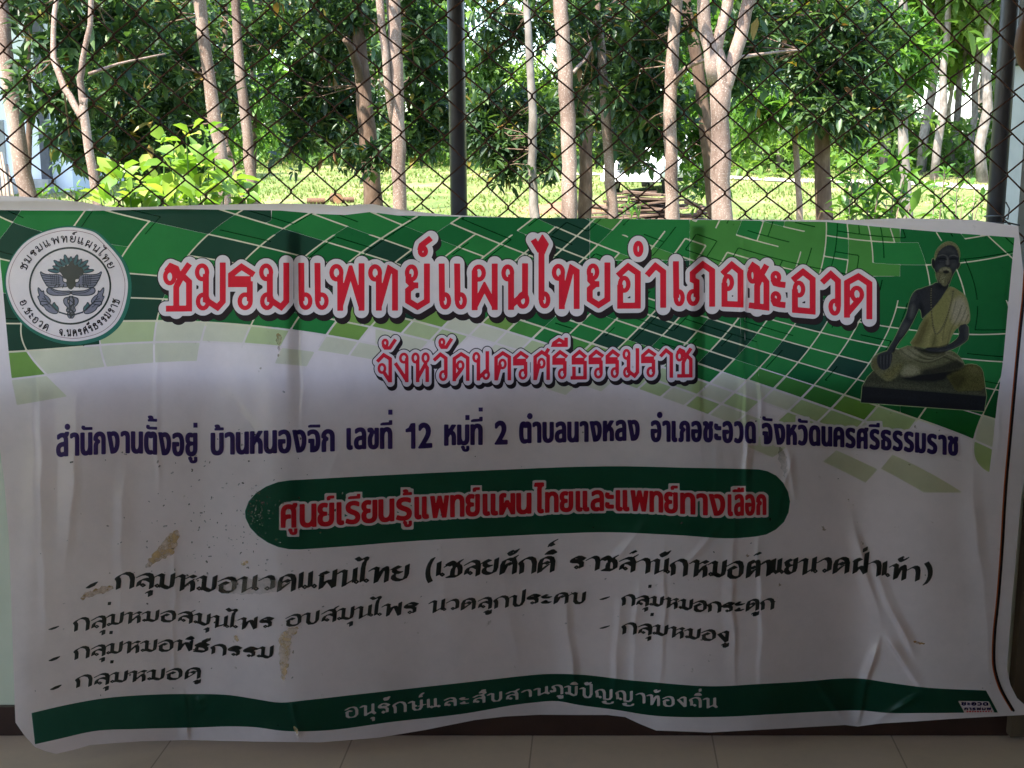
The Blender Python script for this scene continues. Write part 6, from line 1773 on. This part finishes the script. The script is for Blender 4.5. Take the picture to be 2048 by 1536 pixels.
B_PTS = {4: [(563, 457), (642, 482), (742, 508), (1120, 648), (1202, 668), (1250, 681), (430, 420)], 5: [(419, 471), (521, 494), (212, 418), (309, 442), (1031, 637), (1085, 654), (1143, 668)], 6: [(229, 485), (375, 512), (969, 639), (1003, 664)],
         7: [(263, 545), (312, 550), (0, 521), (12, 522), (897, 651), (942, 663)], 8: [(266, 595), (327, 600), (668, 640), (0, 585)], 9: [(248, 640), (303, 642), (410, 649), (547, 656), (697, 675), (12, 647)],
         10: [(17, 702), (198, 688), (393, 685), (478, 690)], 11: [(24, 763), (90, 746), (205, 733), (297, 733)], 12: [(34, 811)], 3: [(617, 426), (690, 452), (760, 477), (823, 500), (1177, 631), (1274, 660), (1377, 684), (1423, 698), (1523, 728)],
         2: [(742, 426), (805, 449), (1292, 633), (1344, 646), (1398, 658), (1495, 687), (1589, 724), (1640, 745)], 1: [(866, 429), (963, 467), (1056, 508), (1402, 630), (1510, 660), (1565, 681), (1674, 712), (1740, 733), (1972, 771)],
         0: [(1541, 639), (1638, 665), (1695, 678), (1740, 689), (1920, 716), (2006, 724)], -1: [(1754, 648), (1794, 655), (1834, 659), (1896, 665), (2008, 673)], -2: [(1757, 609), (1816, 615)], -3: [(1797, 572), (1856, 572), (1925, 571), (1998, 567)],
         -4: [(1693, 525), (1742, 528), (1794, 528), (1848, 525)], -5: [(1697, 482), (1785, 481)]}
def fit(PTS, deg=4):
    R, z = [], []
    def basis(x, y):
        x, y = (np.asarray(x, float) - 1000) / 1000, (np.asarray(y, float) - 600) / 200
        return np.stack([x**i * y**j for i in range(deg + 1) for j in range(deg + 1 - i) if j <= 3], -1)
    for k, pts in PTS.items():
        for (x, y) in pts: R.append(basis(x, y)); z.append(k)
    R, z = np.array(R), np.array(z, float)
    co = np.linalg.solve(R.T @ R + 2e-3 * np.eye(R.shape[1]), R.T @ z)
    return lambda x, y: basis(x, y) @ co
fa, fb = fit(A_PTS, 5), fit(B_PTS, 5)
ST = 1.6
TX0, TY0 = -10, 414
XX, YY = np.meshgrid(np.arange(TX0, 2040, ST), np.arange(TY0, 990, ST))
AA, BB = fa(XX, YY), fb(XX, YY)
def gradmag(Z):
    gy, gx = np.gradient(Z, ST); return np.hypot(gx, gy) + 1e-6
ca, cb = np.floor(AA).astype(int), np.floor(BB).astype(int)
ra, rb_ = AA - ca, BB - cb
ga, gb = gradmag(AA), gradmag(BB)
da = np.minimum(ra, 1 - ra) / ga; db = np.minimum(rb_, 1 - rb_) / gb
edge = np.minimum(da, db)
def h2(a, b, s=0):
    v = np.sin(a * 127.1 + b * 311.7 + s * 74.7) * 43758.5453
    return v - np.floor(v)
fade = interp([-60, 20, 150, 250, 400, 520, 700, 850, 940, 1010, 1100, 1200, 1300, 1450, 1600, 1750, 1850, 1930, 2060], [700, 704, 690, 640, 642, 645, 640, 640, 632, 650, 672, 695, 715, 745, 775, 810, 838, 845, 850], XX)
depth = (YY - fade)
# classify every cell at its centre
hc = h2(ca, cb); hd = h2(ca, cb, 1)
# average fade depth of a cell, measured at its middle with the local frame
_ids, _inv = np.unique(ca.ravel() * 1000 + cb.ravel(), return_inverse=True)
cdep = (np.bincount(_inv, depth.ravel()) / np.bincount(_inv))[_inv].reshape(depth.shape)      # one value for each cell
region = np.clip((XX - 1180) / 350, 0, 1) * np.clip((700 - YY) / 160, 0, 1)
darkleft = np.clip((760 - XX) / 760, 0, 1) * np.clip((560 - YY) / 120, 0, 1)
cls = np.where(hc < .26 + .22 * darkleft, 0, np.where(hc < .62, 1, 2))
lime_top = (XX > 1380) & (YY < 560 - (XX - 1380) * .02) & (XX < 1800)
cls = np.where(lime_top, np.where(hc < .55, 3, np.where(hc < .8, 2, 4)) if False else np.where(hc < .62, 3, 2), cls)
cls = np.where((XX > 1180) & (YY < 520) & (XX <= 1380), np.where(hc < .25, 1, np.where(hc < .75, 2, 3)), cls)
cls = np.where((XX > 1800) & (hc > .3), np.where(hc < .7, 1, 2), cls)
cls = np.where((XX > 1800) & (hc <= .3), np.where(YY > 560, 1, 1), cls)
wfall = interp([-60, 300, 700, 1000, 1300, 1600, 2060], [120, 90, 85, 90, 105, 120, 130], XX)
f1 = cdep / wfall
pale = np.where(f1 < -.10, cls, np.where(f1 < .12, np.where(hd < .35, 3, np.where(hd < .7, 2, 4)), np.where(f1 < .40, np.where(hd < .40, 5, np.where(hd < .62, 4, 6)), np.where(f1 < .72, np.where(hd < .40, 6, np.where(hd < .55, 5, 9)), np.where((f1 < 1.15) & (hd < .34), 6, 9)))))
cls = pale
TILE_OUT = [(-20, 420), (60, 421), (178, 421.6), (340, 418), (560, 421), (640, 428), (690, 430), (740, 424), (796, 431), (863, 432), (954, 434), (1180, 437), (1500, 441), (1655, 444), (1757, 453.5), (1873, 463.5), (2029, 475), (2021, 560), (2006, 724), (1995, 800), (1986, 880), (1978, 950), (1960, 985), (20, 985), (34, 811), (24, 763), (17, 702), (12, 647), (4, 560), (-2, 500)]
ft = Field(TX0, TY0, 2040, 990, ST); ft.F = np.full(XX.shape, 9.0); ft.D = np.full(XX.shape, 99.); ft.H, ft.W = XX.shape
ft.poly(TILE_OUT); clip = ft.F
lineon = depth < 0.62 * wfall
# lines between the tiles: cream along most cell edges, broken into steps in the upper right
ea = np.round(AA).astype(int); eb = np.round(BB).astype(int)
step = ((XX > 1230) & (YY < 600) & (XX - 1230 > (YY - 430) * .6)) | (YY < 470)
keepa = np.where(step, h2(ea, cb, 5) < .42, h2(ea, cb, 5) < .86)
keepb = np.where(step, h2(ca, eb, 9) < .42, h2(ca, eb, 9) < .86)
wl = np.where(XX > 1500, 1.5, 1.75)
La = np.where(keepa & lineon, np.abs(AA - ea) / ga - wl, 9.); Lb = np.where(keepb & lineon, np.abs(BB - eb) / gb - wl, 9.)
F = np.maximum(np.minimum(La, Lb), clip)
F = np.maximum(F, depth - 10)
LINECUT = [(TX0, TY0, ST, F)]
skin('tile_lines', carve(F, XX, YY, CUT), TX0, TY0, ST, LIFT * 2.2, V_cream, banner)
F = np.maximum(np.maximum(np.minimum(np.where(keepa & lineon, np.abs(AA - ea) / ga - 1.9, 9.), np.where(keepb & lineon, np.abs(BB - eb) / gb - 1.9, 9.)), clip), -(depth - 10))
LINECUT.append((TX0, TY0, ST, F))
skin('tile_lines', carve(F, XX, YY, CUT), TX0, TY0, ST, LIFT * 2.2, V_whiteline, banner)
tiles = None
for k, mt in enumerate(GREENS):
    inset = np.where(f1 > -.05, 2.0, -.15)
    F = np.where(cls == k, -(edge - inset), edge + .6)
    F = np.where(cls == k, np.where(edge < inset, inset - edge + .01, -(edge - inset)), np.abs(edge) + .6)
    F = carve(np.maximum(F, clip), XX, YY, CUT + LINECUT)
    o = skin('tile_pattern', F, TX0, TY0, ST, LIFT * (1 + .12 * k), mt, banner)
# dark twin lines set off to the right and above, as if the pattern were raised
A2, B2 = fa(XX - 22, YY + 9), fb(XX - 22, YY + 9)
e2a, e2b = np.round(A2).astype(int), np.round(B2).astype(int)
k2a = h2(e2a, np.floor(B2), 5) < np.where(step, .42, .30); k2b = h2(np.floor(A2), e2b, 9) < np.where(step, .42, .30)
F = np.minimum(np.where(k2a, np.abs(A2 - e2a) / ga - 1.25, 9.), np.where(k2b, np.abs(B2 - e2b) / gb - 1.25, 9.))
F = np.maximum(np.maximum(F, clip), depth + 25)
skin('tile_lines', carve(F, XX, YY, CUT), TX0, TY0, ST, LIFT * 1.9, V_darkline, banner)

for nm in ('tile_pattern', 'tile_lines'):
    join([o for o in banner.children if o.name.startswith(nm)], nm)


# ---------------------------------------------------------------- stains and specks on the vinyl
def mat_stain(name, col, alpha):
    m, nt, p = nt_of(name)
    tc = nt.nodes.new('ShaderNodeTexCoord')
    no = N(nt, 'ShaderNodeTexNoise', Scale=70.0, Detail=6.0, Roughness=.7); nt.links.new(tc.outputs['Object'], no.inputs['Vector'])
    r = ramp(nt, [(.3, tuple(c * .55 for c in col)), (.7, tuple(min(1, c * 1.25) for c in col))], no.outputs['Fac']); nt.links.new(r.outputs[0], p.inputs['Base Color'])
    n2 = N(nt, 'ShaderNodeTexNoise', Scale=34.0, Detail=6.0, Roughness=.75); nt.links.new(tc.outputs['Object'], n2.inputs['Vector'])
    r2 = ramp(nt, [(.30, (0, 0, 0)), (.62, (alpha,) * 3)], n2.outputs['Fac'])
    nt.links.new(r2.outputs[0], p.inputs['Alpha']); p.inputs['Roughness'].default_value = .6
    return m
ST_brown = mat_stain('dried_mud', (.40, .25, .095), .8); ST_tan = mat_stain('tan_drip', (.52, .36, .18), .7); ST_orange = mat_stain('orange_smudge', (.55, .25, .05), .95); ST_grey = mat_stain('grey_scuff', (.26, .22, .18), .35)
def stain(name, mat, shapes, pad=0):
    A = np.array([q for s in shapes for q in s]); 
    F = Field(A[:, 0].min() - 6, A[:, 1].min() - 6, A[:, 0].max() + 6, A[:, 1].max() + 6, 1.3)
    for s in shapes: F.poly(closed(s, 2), grow=pad - 1.6)
    yy, xx = np.mgrid[0:F.H, 0:F.W]
    wob = np.sin(xx * .43 + 2 * np.sin(yy * .31)) + np.sin(yy * .57 + 1.7 * np.sin(xx * .23)) + .6 * np.sin(xx * 1.1 + yy * .9)
    F.mesh(name, LIFT * 7, mat, banner, F=F.F + wob * 1.0)
stain('stain', ST_brown, [[(287, 1135), (300, 1112), (320, 1090), (340, 1065), (356, 1057), (361, 1064), (355, 1095), (345, 1112), (318, 1122), (297, 1139)]])
stain('stain', ST_brown, [[(160, 1195), (172, 1182), (196, 1174), (222, 1168), (232, 1180), (205, 1188), (178, 1196), (163, 1202)]])
stain('stain', ST_tan, [[(557, 1266), (575, 1258), (584, 1268), (582, 1300), (576, 1345), (566, 1372), (560, 1350), (556, 1305)], [(570, 1255), (600, 1252), (596, 1268), (580, 1272)]])
stain('stain', ST_orange, [[(1823, 1283), (1834, 1280), (1848, 1285), (1850, 1290), (1836, 1290)]])
stain('stain', ST_brown, [[(551, 668), (558, 665), (566, 672), (562, 690), (558, 715), (553, 712), (556, 692), (549, 684)]])
stain('stain', ST_tan, [[(478, 1128), (492, 1118), (500, 1124), (490, 1136)], [(466, 1270), (476, 1268), (480, 1282), (472, 1286)]])
stain('stain', ST_grey, [[(430, 1168), (520, 1150), (575, 1164), (560, 1186), (480, 1192), (436, 1186)]])
stain('stain', ST_tan, [[(583, 1440), (592, 1452), (604, 1474), (596, 1476), (586, 1462)]])
stain('stain', ST_grey, [[(1556, 890), (1570, 900), (1578, 930), (1570, 960), (1562, 940), (1554, 910)]])
sp = Field(30, 760, 2020, 1420, 1.3)
rsp = random.Random(9)
for i in range(260):
    if i < 150: x, y = rsp.gauss(430, 95), rsp.gauss(1060, 95)
    elif i < 200: x, y = rsp.gauss(540, 40), rsp.gauss(1000, 60)
    else: x, y = rsp.uniform(60, 1990), rsp.uniform(770, 1400)
    r_ = rsp.choice((.7, .8, .9, 1.2, 1.6))
    if 40 < x < 2000 and 765 < y < 1410: sp.stroke([(x, y), (x + rsp.gauss(0, 1.6), y + rsp.gauss(0, 1.4) + .01)], r_, cap='round')
o = sp.mesh('specks', LIFT * 7.2, mat_stain('dark_speck', (.10, .075, .06), 1.0), banner); tag(o, kind='stuff')
sp = Field(480, 940, 640, 1100, 1.2)
for i in range(120):
    x, y = rsp.gauss(513, 14), rsp.gauss(1035, 26)
    if 494 < x < 640 and 950 < y < 1090: sp.stroke([(x, y), (x + .8, y + .3)], rsp.choice((.5, .6, .8, 1.1)), cap='round')
o = sp.mesh('specks', LIFT * 7.2, mat_stain('pale_dust', (.30, .33, .28), .8), banner); tag(o, kind='stuff')
